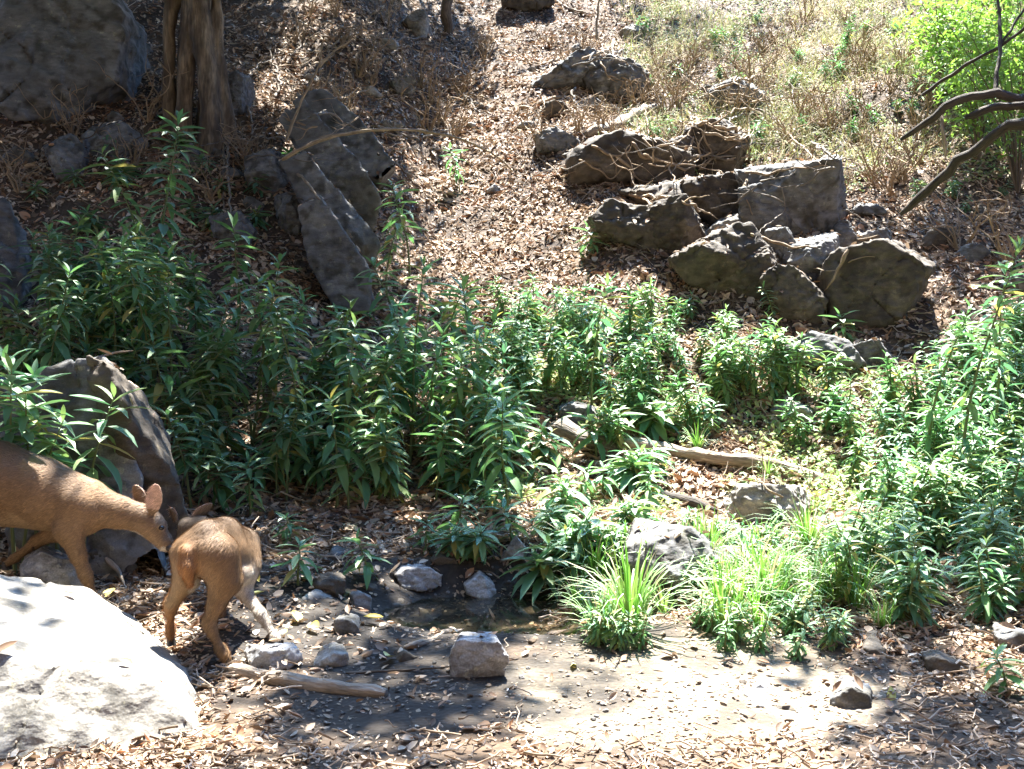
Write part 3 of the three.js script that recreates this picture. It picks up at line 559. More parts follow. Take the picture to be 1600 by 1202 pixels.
{
  const R = rng(5150);
  const brush = (n, x0, x1, y0, y1, label) => { for (let i = 0; i < n; i++) dryShrub(lerp(x0, x1, R()), lerp(y0, y1, R()), 0.35 + 0.4 * R(), label, 40 + Math.floor(R() * 900)); };
  brush(30, 840, 1240, 70, 240, 'small bare dry bush in the tangle above the outcrop');
  brush(34, 1200, 1480, 30, 330, 'small bare dry bush on the upper right slope');
  brush(20, 430, 760, 10, 220, 'small bare dry bush in the litter right of the large tree');
  brush(8, 20, 420, 170, 330, 'small bare dry bush on the dark left bank');
}
console.log('sticks done');
/*PLANTS*/
// ------------------------------------------------------------------ leaves and plants
function leafShape(w, droop, fold, seg = 4, profile = t => Math.pow(Math.sin(Math.PI * Math.pow(t, 0.8)), 0.8)) {   // unit leaf along +z
  const pos = [], idx = [], uv = [];
  for (let i = 0; i <= seg; i++) {
    const t = i / seg, hw = Math.max(0.004, (i === 0 ? 0.08 : i === seg ? 0 : profile(t))) * w / 2, z = t * Math.cos(droop * t * 0.7), y = -droop * 0.5 * t * t;
    pos.push(-hw, y + fold * hw, z, 0, y, z, hw, y + fold * hw, z); uv.push(0, t, 0.5, t, 1, t);
  }
  for (let i = 0; i < seg; i++) { const a = i * 3; idx.push(a, a + 3, a + 1, a + 1, a + 3, a + 4, a + 1, a + 4, a + 2, a + 2, a + 4, a + 5); }
  const g = new THREE.BufferGeometry();
  g.setAttribute('position', new THREE.Float32BufferAttribute(pos, 3)); g.setAttribute('uv', new THREE.Float32BufferAttribute(uv, 2));
  g.setIndex(idx); g.computeVertexNormals();
  return g;
}
const LANCE = [leafShape(0.24, 0.35, 0.45), leafShape(0.2, 0.6, 0.4), leafShape(0.26, 0.15, 0.5), leafShape(0.23, 0.9, 0.35)];
const mtx = new THREE.Matrix4(), quat = new THREE.Quaternion(), eul = new THREE.Euler();
function simpleTube(pts, r0, r1, sides = 5, seg = null) {
  const c = new THREE.CatmullRomCurve3(pts), n = seg || pts.length * 2, fr = c.computeFrenetFrames(n, false), pos = [], idx = [];
  for (let i = 0; i <= n; i++) { const p = c.getPointAt(i / n), r = lerp(r0, r1, i / n); for (let j = 0; j < sides; j++) { const a = j / sides * 6.283; pos.push(p.x + r * (Math.cos(a) * fr.normals[i].x + Math.sin(a) * fr.binormals[i].x), p.y + r * (Math.cos(a) * fr.normals[i].y + Math.sin(a) * fr.binormals[i].y), p.z + r * (Math.cos(a) * fr.normals[i].z + Math.sin(a) * fr.binormals[i].z)); } }
  for (let i = 0; i < n; i++) for (let j = 0; j < sides; j++) { const a = i * sides + j, b = i * sides + (j + 1) % sides; idx.push(a, a + sides, b, b, a + sides, b + sides); }
  const g = new THREE.BufferGeometry(); g.setAttribute('position', new THREE.Float32BufferAttribute(pos, 3)); g.setIndex(idx); g.computeVertexNormals(); return g;
}
/* A leafy stem plant, foot at the origin: bare lower stem, spiral of lance leaves, tight tuft at the tip.
   single: every leaf its own mesh; otherwise leaves are joined into one foliage part */
function plantProto({ seed, h, stems = 1, leaf = 0.17, per = 34, bare = 0.3, mats = GREEN, single = false, spread = 0.3, droopy = 1 }) {
  const R = rng(seed * 977 + 5), root = new THREE.Group(), soft = [[], [], []], woody = [];
  const m0 = mats[seed % mats.length], m1 = mats[(seed + 1) % mats.length];
  for (let s = 0; s < stems; s++) {
    const a0 = R() * 6.28, hh = h * (s === 0 ? 1 : 0.55 + 0.4 * R()), lean = s === 0 ? 0.22 : spread * (0.6 + R());
    const pts = [];
    for (let i = 0; i <= 4; i++) { const t = i / 4; pts.push(V(Math.cos(a0) * lean * hh * t * t + 0.03 * hh * (R() - 0.5) * (i ? 1 : 0), hh * t, Math.sin(a0) * lean * hh * t * t + 0.03 * hh * (R() - 0.5) * (i ? 1 : 0))); }
    const c = new THREE.CatmullRomCurve3(pts);
    woody.push(simpleTube(pts, 0.009 + 0.004 * h, 0.003));
    let ang = R() * 6.28;
    for (let i = 0; i < per; i++) {
      const u = i / (per - 1), t = Math.min(1, bare + (1 - bare) * Math.pow(u, 0.72) * 1.0), p = c.getPointAt(t);
      ang += 2.4 + (R() - 0.5) * 0.5;
      const L = leaf * (u > 0.85 ? lerp(1, 0.45, (u - 0.85) / 0.15) : 0.6 + 0.5 * R());
      const pitch = (u > 0.93 ? -0.9 : lerp(0.42 * droopy, -0.4, Math.pow(u, 1.3))) + (R() - 0.5) * 0.6;      // positive hangs, negative rises
      eul.set(pitch, ang, (R() - 0.5) * 0.5, 'YXZ'); quat.setFromEuler(eul);
      const k = Math.floor(R() * 4), which = R() < 0.055 * (1.6 - u) ? 2 : R() < 0.5 ? 0 : 1;
      if (single) {
        const l = new THREE.Mesh(LANCE[k], [m0, m1, YELLOWED][which]); l.name = 'leaf'; l.castShadow = l.receiveShadow = true;
        l.position.copy(p); l.quaternion.copy(quat); l.scale.setScalar(L); root.add(l);
      } else { const g = LANCE[k].clone(); g.applyMatrix4(mtx.compose(p, quat, V(L, L, L))); soft[which].push(g); }
    }
  }
  const st = new THREE.Mesh(mergeGeometries(woody), STEM); st.name = 'stem'; st.castShadow = st.receiveShadow = true; root.add(st);
  if (!single) soft.forEach((list, i) => { if (!list.length) return; const f = new THREE.Mesh(mergeGeometries(list), [m0, m1, YELLOWED][i]); f.name = 'foliage'; f.castShadow = f.receiveShadow = true; root.add(f); });
  root.userData.h = h;
  return root;
}
function plantAt(proto, foot, scale, turn, tilt, name, label, category, group) {
  const o = proto.clone(); o.userData = {}; o.name = numbered(name);
  o.position.copy(foot).add(V(0, -0.015, 0)); o.scale.setScalar(scale);
  o.rotation.set(tilt[0], turn, tilt[1], 'XZY'); scene.add(o);
  return tag(o, label, category, group);
}
const bySize = (list, h) => list.reduce((b, p) => Math.abs(p.userData.h - h) < Math.abs(b.userData.h - h) ? p : b);
const heights = [0.25, 0.45, 0.7, 0.95, 1.2, 1.5, 2.0];
const shadeSingle = [], shadeMass = [], sunSingle = [], sunMass = [];
heights.forEach((h, i) => {
  for (let v = 0; v < 3; v++) {
    shadeSingle.push(plantProto({ seed: 10 * i + v, h, leaf: h < 0.4 ? 0.2 : 0.28, per: Math.round(17 + 11 * h), bare: h < 0.5 ? 0.25 : h > 1 ? 0.5 : 0.42, single: true }));
    shadeMass.push(plantProto({ seed: 100 + 10 * i + v, h, stems: 1 + (v % 3), leaf: 0.26, per: Math.round(18 + 14 * h), bare: h > 0.8 ? 0.45 : 0.3 }));
    sunMass.push(plantProto({ seed: 200 + 10 * i + v, h, stems: 2 + (v % 3), leaf: h < 0.4 ? 0.12 : 0.155, per: Math.round(17 + 17 * h), bare: 0.15 }));
  }
  sunSingle.push(plantProto({ seed: 300 + i, h, leaf: 0.19, per: Math.round(20 + 16 * h), bare: 0.2, single: true }));
});
const pick = (list, h, R) => { const near = list.filter(p => Math.abs(p.userData.h - h) < 0.16); return near.length ? near[Math.floor(R() * near.length)] : bySize(list, h); };
// a plant whose tip shows at (tx, ty) and whose foot meets the ground below it at (tx + dx, fy)
function plantTo(list, R, tx, ty, fx, fy, name, label, category, group) {
  const foot = onGround(fx, fy), d = -foot.z, tip = at(tx, ty, d), h = Math.max(0.15, tip.y - foot.y), p = pick(list, h, R);
  const s = Math.min(1.35, Math.max(0.75, h / p.userData.h));
  return plantAt(p, foot, s, R() * 6.28, [(R() - 0.5) * 0.16, -Math.atan2(tip.x - foot.x, h)], name, label, category, group);
}
const landmarks = [[130, 560, 'the leaning grey slab'], [30, 400, 'the steep dark slab at the left edge'], [230, 300, 'the tallest leafy plant'], [330, 820, 'the young deer'], [300, 640, 'the star shaped rosette'], [540, 400, 'the dark streaked slab'], [545, 690, 'the bluish star rosette'], [650, 330, 'the bushy plant by the streaked slab'], [720, 580, 'the large sunlit rosette'], [650, 900, 'the smooth grey stone'], [915, 690, 'the short dark log'], [925, 500, 'the dark upright plant'], [805, 855, 'the pointed white stone'], [960, 360, 'the dark wedge rock'], [1120, 420, 'the overhanging block'], [1240, 470, 'the narrow rock blade'], [1360, 460, 'the largest dark block'], [1290, 555, 'the dark ledge rock'], [1170, 725, 'the long fallen log'], [1240, 645, 'the small broken sunlit rock'], [1490, 560, 'the tall right hand plant'], [1570, 470, 'the right edge plant'], [1540, 920, 'the splintered white log'], [1430, 860, 'the dark broken stick'], [1262, 840, 'the upright bright tuft'], [985, 930, 'the largest grass tuft'], [1050, 870, 'the rounded sunlit boulder'], [1195, 790, 'the flat sunlit ledge'], [1340, 950, 'the thin shaded tuft'], [1440, 200, 'the drooping limbs'], [985, 50, 'the bright white stone'], [1150, 150, 'the grey tangle block'], [1270, 80, 'the open dry grass'], [1400, 600, 'the cracked grey rock'], [1590, 700, 'the right frame edge'], [1340, 740, 'the log end'], [1500, 780, 'the dark gap over the broken stick'], [1000, 560, 'the sunlit litter gap'], [1060, 480, 'the foot of the central blocks'], [860, 480, 'the open litter slope'], [400, 480, 'the deep middle of the thicket'], [620, 560, 'the right part of the thicket'], [100, 250, 'the grey bank rock'], [300, 250, 'the pointed grey stone'], [450, 330, 'the dark hollow block']];
const closeTo = (x, y) => landmarks.reduce((b, l) => Math.hypot(l[0] - x, l[1] - y) < Math.hypot(b[0] - x, b[1] - y) ? l : b)[2];
const sized = (tip, fy) => fy - tip > 200 ? 'tall' : fy - tip > 90 ? 'mid-height' : 'short';
{
  const R = rng(4242);
  // plants that stand out, each with its own leaves
  const one = (list, tx, ty, fx, fy, label, name = 'leafy_plant') => plantTo(list, R, tx, ty, fx, fy, name, label, 'plant', null);
  const tallOne = [plantProto({ seed: 501, h: 2.0, leaf: 0.27, per: 72, bare: 0.32, single: true })];
  one(tallOne, 228, 156, 240, 600, 'tallest leafy plant, rising alone against the dark bank');
  one(shadeSingle, 246, 240, 258, 580, 'leafy plant just below and beside the tallest plant');
  one(shadeSingle, 290, 640, 300, 800, 'star shaped leaf rosette right of the leaning slab');
  one(shadeSingle, 540, 690, 545, 800, 'small bluish star rosette in the deep shade');
  one(shadeSingle, 388, 722, 392, 812, 'low spreading rosette above the young deer');
  one(shadeSingle, 202, 728, 205, 775, 'small bright rosette on the leaning slab above the ears of the doe');
  one(shadeSingle, 236, 535, 240, 700, 'sunlit white-green rosette at the top of the leaning slab');
  one(shadeSingle, 720, 560, 700, 760, 'large sunlit rosette at the right end of the shaded thicket');
  one(shadeSingle, 570, 840, 575, 905, 'low plant with long leaves left of the smooth grey stone');
  one(shadeSingle, 462, 850, 466, 915, 'low plant with narrow leaves right of the young deer');
  one(shadeSingle, 452, 808, 455, 850, 'tiny plant in the dark litter behind the young deer');
  one(shadeSingle, 662, 812, 665, 862, 'small plant in the shaded litter under the thicket');
  one(shadeSingle, 798, 790, 800, 850, 'small plant behind the pointed white stone');
  one(shadeSingle, 925, 440, 925, 640, 'dark upright plant standing in the sunlit gap');
  one([plantProto({ seed: 502, h: 1.8, leaf: 0.22, per: 70, bare: 0.2, single: true })], 1492, 385, 1500, 800, 'tall leafy plant above the right hand thicket');
  one(sunSingle, 1445, 480, 1450, 760, 'leafy plant left of the tall right hand plant');
  one(sunSingle, 1560, 420, 1562, 740, 'leafy plant at the right edge behind the tall plant');
  one(sunSingle, 1572, 1030, 1575, 1085, 'fresh low rosette in the lower right corner');
  one(sunSingle, 1320, 490, 1325, 540, 'small sunlit rosette below the largest dark block');
  one(sunSingle, 1205, 452, 1208, 500, 'sunlit sprig in front of the overhanging block');
  one(sunSingle, 925, 355, 928, 400, 'sunlit sprig at the left foot of the outcrop');
  one(sunSingle, 1070, 330, 1072, 372, 'little sunlit sprig under the root mat');
  one(shadeSingle, 5, 480, 0, 600, 'bright leaves poking in at the left edge');
  one(shadeSingle, 640, 290, 640, 440, 'bushy plant beside the dark streaked slab');
  one(shadeSingle, 600, 330, 605, 460, 'second bushy plant close to the dark streaked slab');
  one(shadeSingle, 715, 232, 718, 300, 'small plant high on the sunlit litter slope');
  // plants between the doe and the leaning slab
  [[18, 575], [52, 610], [88, 585], [122, 620], [30, 650], [70, 560]].forEach(([tx, ty], i) => { const foot = onGround(tx + 6, 898), h = at(tx, ty, -foot.z).y - foot.y; plantAt(pick(shadeSingle, h, R), foot, Math.min(1.3, Math.max(0.75, h / pick(shadeSingle, h, rng(1)).userData.h)), R() * 6.28, [(R() - 0.5) * 0.1, (R() - 0.5) * 0.1], 'slab_plant', 'leafy plant between the back of the doe and the leaning slab', 'plant', 'plants in front of the leaning slab'); });
  // the shaded thicket: tips spread over the area it fills in the photograph
  const topLine = [[0, 450], [60, 315], [120, 320], [180, 300], [240, 330], [300, 355], [370, 335], [450, 360], [510, 355], [545, 480], [600, 400], [660, 370], [720, 385], [760, 520], [800, 590]];
  const bottomLine = [[0, 640], [100, 600], [200, 560], [300, 700], [420, 740], [560, 720], [680, 710], [760, 680], [800, 640]];
  const line = (l, x) => { for (let i = 1; i < l.length; i++) if (x <= l[i][0]) return lerp(l[i - 1][1], l[i][1], (x - l[i - 1][0]) / (l[i][0] - l[i - 1][0])); return l[l.length - 1][1]; };
  for (let i = 0; i < 98; i++) {
    const tx = 800 * ((i * 0.6180339 + 0.13 * R()) % 1), a = line(topLine, tx), b = line(bottomLine, tx), ty = lerp(a, b, ((i * 0.7548) + 0.1 * R()) % 1);
    const fy = Math.max(ty + 60, Math.min(tx < 270 ? 620 + 90 * R() : 690 + 115 * R(), ty + 130 + 210 * R()));
    const front = ty > 430 && i % 2 === 0;
    plantTo(front ? shadeSingle : shadeMass, R, tx, ty, tx + (R() - 0.5) * 60, fy, 'thicket_shrub', `${sized(ty, fy)} dark green thicket shrub by ${closeTo(tx, ty)}`, 'shrub', 'shrubs of the shaded thicket');
  }
  // low plants between the thicket and the sunlit gap
  for (let i = 0; i < 34; i++) {
    const tx = 700 + 330 * R(), ty = 590 + 260 * R();
    plantTo(i % 3 ? shadeMass : shadeSingle, R, tx, ty, tx + (R() - 0.5) * 20, ty + 30 + 40 * R(), 'low_plant', `low dark green plant beside ${closeTo(tx, ty)}`, 'plant', 'low plants around the short dark log');
  }
  // sunlit plants in the middle
  for (let i = 0; i < 96; i++) {
    const tx = 740 + 560 * ((i * 0.618 + 0.1 * R()) % 1); let ty = (tx < 900 ? 430 : tx < 1080 ? 425 : 445 + (tx - 1080) * 0.35) + 230 * ((i * 0.7548 + 0.1 * R()) % 1) * (R() * 0.4 + 0.6);
    if ((Math.hypot((tx - 1180) / 140, (ty - 640) / 100) < 1 && R() < 0.85) || Math.hypot((tx - 860) / 60, (ty - 600) / 60) < 1) continue;
    plantTo(sunMass, R, tx, ty, tx + (R() - 0.5) * 20, Math.abs(tx - 1170) < 130 && ty > 520 ? Math.min(700, ty + 90) : ty + 40 + 80 * R(), 'sunlit_plant', `pale green sunlit plant by ${closeTo(tx, ty)}`, 'plant', 'sunlit plants below the outcrop');
  }
  // right hand thicket
  for (let i = 0; i < 130; i++) {
    const u = (i * 0.618 + 0.1 * R()) % 1, tx = 1270 + 345 * Math.sqrt(u), v = (i * 0.7548 + 0.1 * R()) % 1, top = lerp(600, 440, (tx - 1270) / 345), ty = lerp(top, 850, v);
    const fy = ty + 50 + 90 * R();
    plantTo(sunMass, R, tx, ty, tx + (R() - 0.5) * 20, fy, 'thicket_plant', `${sized(ty, fy)} pale green thicket plant by ${closeTo(tx, ty)}`, 'plant', 'plants of the right hand thicket');
  }
  // low green growth on the bed edge around the grass
  for (let i = 0; i < 70; i++) {
    const tx = 900 + 520 * R(), ty = 800 + 190 * R();
    plantTo(sunMass, R, tx, ty, tx, ty + 22 + 25 * R(), 'low_plant', `low pale green plant in the grassy edge by ${closeTo(tx, ty)}`, 'plant', 'low plants in the grassy edge');
  }
  // small sprigs on the upper slope
  for (let i = 0; i < 75; i++) {
    const tx = 1000 + 600 * R(), ty = 10 + 300 * R();
    if (tx < 1420 && ty > 190) continue;
    plantTo(sunMass, R, tx, ty, tx, ty + 20 + 20 * R(), 'slope_sprig', `small green sprig on the dry upper slope by ${closeTo(tx, ty)}`, 'plant', 'sprigs on the dry upper slope');
  }
  for (let i = 0; i < 14; i++) {
    const tx = 40 + 440 * R(), ty = 200 + 150 * R();
    plantTo(shadeMass, R, tx, ty, tx, ty + 20 + 20 * R(), 'slope_sprig', `small dark sprig on the shaded left bank by ${closeTo(tx, ty)}`, 'plant', 'sprigs on the shaded left bank');
  }
}
console.log('plants done');

// ------------------------------------------------------------------ grass tufts
function grassTuft(seed, n, h) {
  const R = rng(seed * 733), parts = [[], [], []];
  for (let i = 0; i < n; i++) {
    const a = R() * 6.28, L = h * (0.4 + 0.75 * R()), out = 0.1 + 1.0 * R(), w = 0.0035 + 0.003 * R(), r = 0.06 * R() * (h / 0.4), pos = [], idx = [];
    const S = 5, dx = Math.cos(a), dz = Math.sin(a);
    for (let s = 0; s <= S; s++) {
      const t = s / S, reach = r + L * out * Math.pow(t, 1.6) * 0.9, y = L * (t - out * 0.62 * t * t * t), hw = w * (1 - Math.pow(t, 2.2)) + 0.0004;
      pos.push(dx * reach - dz * hw, y, dz * reach + dx * hw, dx * reach + dz * hw, y, dz * reach - dx * hw);
      if (s) { const k = s * 2; idx.push(k - 2, k - 1, k, k - 1, k + 1, k); }
    }
    const g = new THREE.BufferGeometry(); g.setAttribute('position', new THREE.Float32BufferAttribute(pos, 3)); g.setIndex(idx); g.computeVertexNormals(); parts[R() < 0.16 ? 2 : R() < 0.6 ? 0 : 1].push(g);
  }
  const root = new THREE.Group();
  parts.forEach((p, i) => { const m = new THREE.Mesh(mergeGeometries(p), GRASSGREEN[i]); m.name = 'foliage'; m.castShadow = m.receiveShadow = true; root.add(m); });
  return root;
}
{
  const R = rng(99), protos = [grassTuft(1, 130, 0.42), grassTuft(2, 60, 0.34), grassTuft(3, 40, 0.24), grassTuft(4, 22, 0.4)];
  const tuft = (px, py, k, s, label, group) => { const o = protos[k].clone(); o.name = numbered('grass_tuft'); o.position.copy(onGround(px, py)); o.scale.setScalar(s); o.rotation.y = R() * 6; scene.add(o); tag(o, label, 'grass', group); };
  tuft(985, 985, 0, 1.25, 'largest bright grass tuft, arching over the sand');
  tuft(1262, 862, 0, 0.95, 'upright bright green tuft at the thicket foot');
  tuft(930, 905, 1, 1.1, 'grass tuft at the pool edge');
  tuft(1130, 985, 1, 1.1, 'bright short tuft right of the largest tuft');
  tuft(1100, 900, 1, 1.2, 'tuft in front of the rounded sunlit boulder');
  tuft(1200, 940, 1, 1.2, 'loose tuft in the middle of the grassy edge');
  tuft(1340, 950, 1, 1.0, 'thin tuft at the shaded end of the grassy edge');
  tuft(1090, 705, 1, 0.8, 'small tuft growing before the fallen log');
  tuft(1200, 745, 2, 1.0, 'few blades growing against the fallen log');
  for (let i = 0; i < 90; i++) { const px = 890 + 540 * R(), py = 860 + 175 * R(); if (py > 985 + 45 * N(px * 0.02, 3, 1)) continue; tuft(px, py, 1 + (i % 3), 0.6 + 0.6 * R(), `short grass tuft in the grassy edge by ${closeTo(px, py)}`, 'short tufts of the grassy edge'); }
}

// ------------------------------------------------------------------ litter: fallen leaves, twigs, dry grass, gravel (nobody could count them)
const up = V(0, 1, 0);
function normalAt(x, z) { const e = 0.06; return V(H(x - e, z) - H(x + e, z), 2 * e, H(x, z - e) - H(x, z + e)).normalize(); }
function scatter(name, label, category, geometry, material, count, seed, place) {
  const R = rng(seed), list = [];
  for (let i = 0; i < count; i++) { const q = place(R); if (q) list.push(q); }
  const m = new THREE.InstancedMesh(geometry, material, list.length); m.name = name; m.castShadow = m.receiveShadow = true;
  const c = new THREE.Color();
  list.forEach((q, i) => { m.setMatrixAt(i, mtx.compose(q.p, q.q, q.s)); m.setColorAt(i, c.setRGB(...q.c)); });
  scene.add(m); return tag(m, label, category, null, 'stuff');
}
// a random point of the ground in and around the view, denser close by where each leaf shows larger
function groundPoint(R, near = 3.1, far = 24) {
  const d = near * Math.pow(far / near, Math.pow(R(), 0.85)), x = (R() * 2 - 1) * (0.5 * d + 0.6);
  return [x, d];
}
const TANS = [[0.33, 0.225, 0.135], [0.5, 0.375, 0.255], [0.22, 0.13, 0.07], [0.6, 0.48, 0.355], [0.14, 0.086, 0.05], [0.4, 0.285, 0.19], [0.4, 0.215, 0.11], [0.28, 0.175, 0.1]];
function lay(R, x, d, L, w, lift, tiltMax, tones) {
  const p = V(x, H(x, -d) + lift, -d), n = normalAt(x, -d).add(V((R() - 0.5) * tiltMax, 0, (R() - 0.5) * tiltMax)).normalize();
  const q = new THREE.Quaternion().setFromUnitVectors(up, n).multiply(new THREE.Quaternion().setFromAxisAngle(up, R() * 6.283));
  if (R() < 0.35) q.multiply(new THREE.Quaternion().setFromAxisAngle(V(0, 0, 1), Math.PI));
  const patch = 0.5 + 0.9 * fbm(x * 1.4, 30, d * 1.4, 2), t = tones[Math.floor(Math.min(0.999, Math.max(0, 0.65 * R() + 0.35 * patch)) * tones.length)], k = 0.7 + 0.55 * R();
  return { p, q, s: V(w, L, L), c: [t[0] * k, t[1] * k, t[2] * k] };
}
const DEADLEAF = new THREE.MeshPhysicalMaterial({ color: 0xffffff, transmission: 0.15, thickness: 0, roughness: 0.75, side: THREE.DoubleSide });
const curled = [leafShape(0.42, -0.55, 0.75), leafShape(0.34, 0.5, -0.8), leafShape(0.6, -0.25, 0.5)];
for (const g of curled) g.translate(0, 0, -0.5);
const litterPlace = (R) => {
  const [x, d] = groundPoint(R); const s = sandAt(x, d), w = wetAt(x, d);
  if (((x - POOL.x) / POOL.rx) ** 2 + ((d - POOL.d) / POOL.rd) ** 2 < 1.1 && R() < 0.96) return null;
  if (R() < s * 0.85 || R() < w * 0.86 || R() < 0.8 * bareAt(x, d)) return null;
  const n = fbm(x * 0.8, 3, d * 0.8, 3); if (R() < 0.35 - 0.6 * n) return null;
  if (x > 0.12 * d && d > 14.5 && R() < 0.55) return null;
  const L = (0.032 + 0.085 * R() * R() + 0.02 * R()) * lerp(0.65, 1.15, sstep(4.5, 8.5, d)); return lay(R, x, d, L, L * (0.45 + 0.9 * R()), 0.002 + 0.03 * R() * R(), R() < 0.3 ? 2.2 : 0.9, TANS);
};
scatter('leaf_litter', 'dry tan leaf litter covering the hillside', 'leaf litter', curled[0], DEADLEAF, 100000, 501, litterPlace);
scatter('curled_leaf_litter', 'curled brown fallen leaves mixed through the litter', 'leaf litter', curled[1], DEADLEAF, 85000, 502, litterPlace);
scatter('broad_leaf_litter', 'broad pale fallen leaves mixed through the litter', 'leaf litter', curled[2], DEADLEAF, 52000, 503, litterPlace);
scatter('slope_leaf_litter', 'thick drift of dry leaves down the middle of the slope', 'leaf litter', curled[1], DEADLEAF, 60000, 513, R => {
  const d = 8.2 + 13 * R(), x = -0.3 - 0.05 * (d - 10) + (R() + R() + R() - 1.5) * 0.42 * d, n = fbm(x * 1.3, 41, d * 1.3, 3); if (R() > 0.75 + 0.8 * n) return null;
  const L = 0.055 + 0.075 * R(); return lay(R, x, d, L, L * (0.5 + 0.8 * R()), 0.006 + 0.03 * R() * R(), R() < 0.4 ? 2.0 : 0.9, TANS);
});
const twigGeo = new THREE.CylinderGeometry(0.5, 0.3, 1, 5, 4); { const p = twigGeo.attributes.position; for (let i = 0; i < p.count; i++) p.setX(i, p.getX(i) + 2.4 * Math.sin(p.getY(i) * 5)); twigGeo.rotateX(Math.PI / 2); twigGeo.computeVertexNormals(); }
const TWIGMAT = new THREE.MeshStandardMaterial({ color: 0xffffff, roughness: 0.85 });
scatter('twig_litter', 'thin broken twigs strewn over the slope', 'twigs', twigGeo, TWIGMAT, 11000, 504, R => {
  const [x, d] = groundPoint(R); if (R() < sandAt(x, d) || R() < wetAt(x, d)) return null;
  const L = (0.1 + 0.7 * R() * R() * R()) * lerp(0.4, 1, sstep(5, 8, d)), q = lay(R, x, d, L, 0.005 + 0.008 * R(), 0.015 + 0.03 * R(), 0.9, [[0.3, 0.22, 0.15], [0.42, 0.34, 0.26], [0.16, 0.12, 0.08]]); q.s.y = q.s.x; return q;
});
const pebble = new THREE.IcosahedronGeometry(1, 2); { const p = pebble.attributes.position; for (let i = 0; i < p.count; i++) { const v = V(p.getX(i), p.getY(i), p.getZ(i)), k = 1 + 0.35 * N(v.x * 1.3, v.y * 1.3, v.z * 1.3); p.setXYZ(i, v.x * k, v.y * k * 0.62, v.z * k * 0.85); } pebble.computeVertexNormals(); }
scatter('gravel', 'small stones and grit on the stream bed', 'gravel', pebble, TWIGMAT, 7000, 505, R => {
  const d = 3 + 4.6 * R(), x = (R() * 2 - 1) * 3.4; const w = Math.max(sandAt(x, d), wetAt(x, d), 0.15); if (R() > w) return null;
  const L = 0.003 + 0.011 * Math.pow(R(), 4); const wet = wetAt(x, d) > 0.5;
  return lay(R, x, d, L, L, L * 0.2, 0.6, wet ? [[0.08, 0.075, 0.07], [0.13, 0.125, 0.12], [0.05, 0.045, 0.04]] : [[0.4, 0.36, 0.3], [0.46, 0.4, 0.31], [0.5, 0.46, 0.4]]);
});
scatter('leaf_fragments', 'crumbled leaf fragments and bark bits on the stream bed', 'leaf litter', curled[2], DEADLEAF, 30000, 508, R => {
  const d = 3 + 5 * R(), x = (R() * 2 - 1) * 0.56 * d, n = fbm(x * 2.2, 15, d * 2.2, 3); if (R() > 0.4 + 1.1 * n) return null;
  const L = 0.012 + 0.03 * R() * R(); return lay(R, x, d, L, L * (0.5 + R()), 0.004, 0.7, wetAt(x, d) > 0.5 ? [[0.12, 0.08, 0.05], [0.2, 0.14, 0.09], [0.3, 0.22, 0.14]] : TANS);
});
// dry grass on the upper right slope
const blade = (() => { const pos = [], idx = []; for (let s = 0; s <= 4; s++) { const t = s / 4, w = 0.5 * (1 - t * t) + 0.03; pos.push(-w, t - 0.25 * t * t * t, 0.7 * t * t, w, t - 0.25 * t * t * t, 0.7 * t * t); if (s) { const k = s * 2; idx.push(k - 2, k - 1, k, k - 1, k + 1, k); } } const g = new THREE.BufferGeometry(); g.setAttribute('position', new THREE.Float32BufferAttribute(pos, 3)); g.setIndex(idx); g.computeVertexNormals(); return g; })();
const DRYGRASS = new THREE.MeshPhysicalMaterial({ color: 0xffffff, transmission: 0.25, thickness: 0, roughness: 0.85, side: THREE.DoubleSide });
scatter('dry_grass', 'dry straw coloured grass over the upper right slope', 'grass', blade, DRYGRASS, 60000, 506, R => {
  const d = 12.5 + 11 * R(), x = 0.02 * d + R() * 0.5 * d; const n = fbm(x * 0.7, 8, d * 0.7, 3);
  if (R() > sstep(-0.5, 0.5, n) * sstep(12.5, 15.5, d) * sstep(0.4, 2.2, x - 0.04 * d)) return null;
  const q = lay(R, x, d, 0.14 + 0.22 * R(), 0.007 + 0.006 * R(), 0, 1.4, [[0.5, 0.42, 0.26], [0.42, 0.4, 0.2], [0.36, 0.4, 0.16], [0.55, 0.48, 0.33], [0.3, 0.36, 0.13]]); return q;
});
// yellow leaves that stand out, one by one
[[584, 976, 'yellow fallen leaf below the squarish dark stone'], [838, 898, 'bright yellow leaf on the wet mud behind the pool'], [462, 972, 'long yellow leaf standing by the young deer'], [838, 856, 'yellow leaf beside the pointed white stone'], [894, 1042, 'yellow leaf on the sand right of the blocky stone'], [606, 1036, 'green-yellow leaf near the long thin stick'], [402, 912, 'yellow leaf behind the belly of the young deer'], [400, 938, 'pale yellow leaf behind the front leg of the young deer'], [172, 935, 'green leaf at the front hoof of the doe'], [1390, 1092, 'yellow leaf in the litter at the bottom right'], [910, 962, 'pale leaf at the foot of the largest tuft'], [492, 988, 'small yellow leaf on a dark stone'], [440, 990, 'yellow leaf behind the grey hoof stone']].forEach(([px, py, label], i) => {
  const R = rng(i * 31 + 5), p = onGround(px, py), q = lay(R, p.x, -p.z, 0.11, 0.1, 0.025, 0.8, [[0.6, 0.5, 0.1], [0.5, 0.48, 0.14]]);
  const m = mesh('fallen_leaf', curled[i % 3], new THREE.MeshPhysicalMaterial({ color: new THREE.Color().setRGB(...q.c), transmission: 0.2, roughness: 0.7, thickness: 0, side: THREE.DoubleSide }));
  m.position.copy(q.p); m.quaternion.copy(q.q); m.scale.copy(q.s); tag(m, label, 'leaf', 'yellow fallen leaves');
});
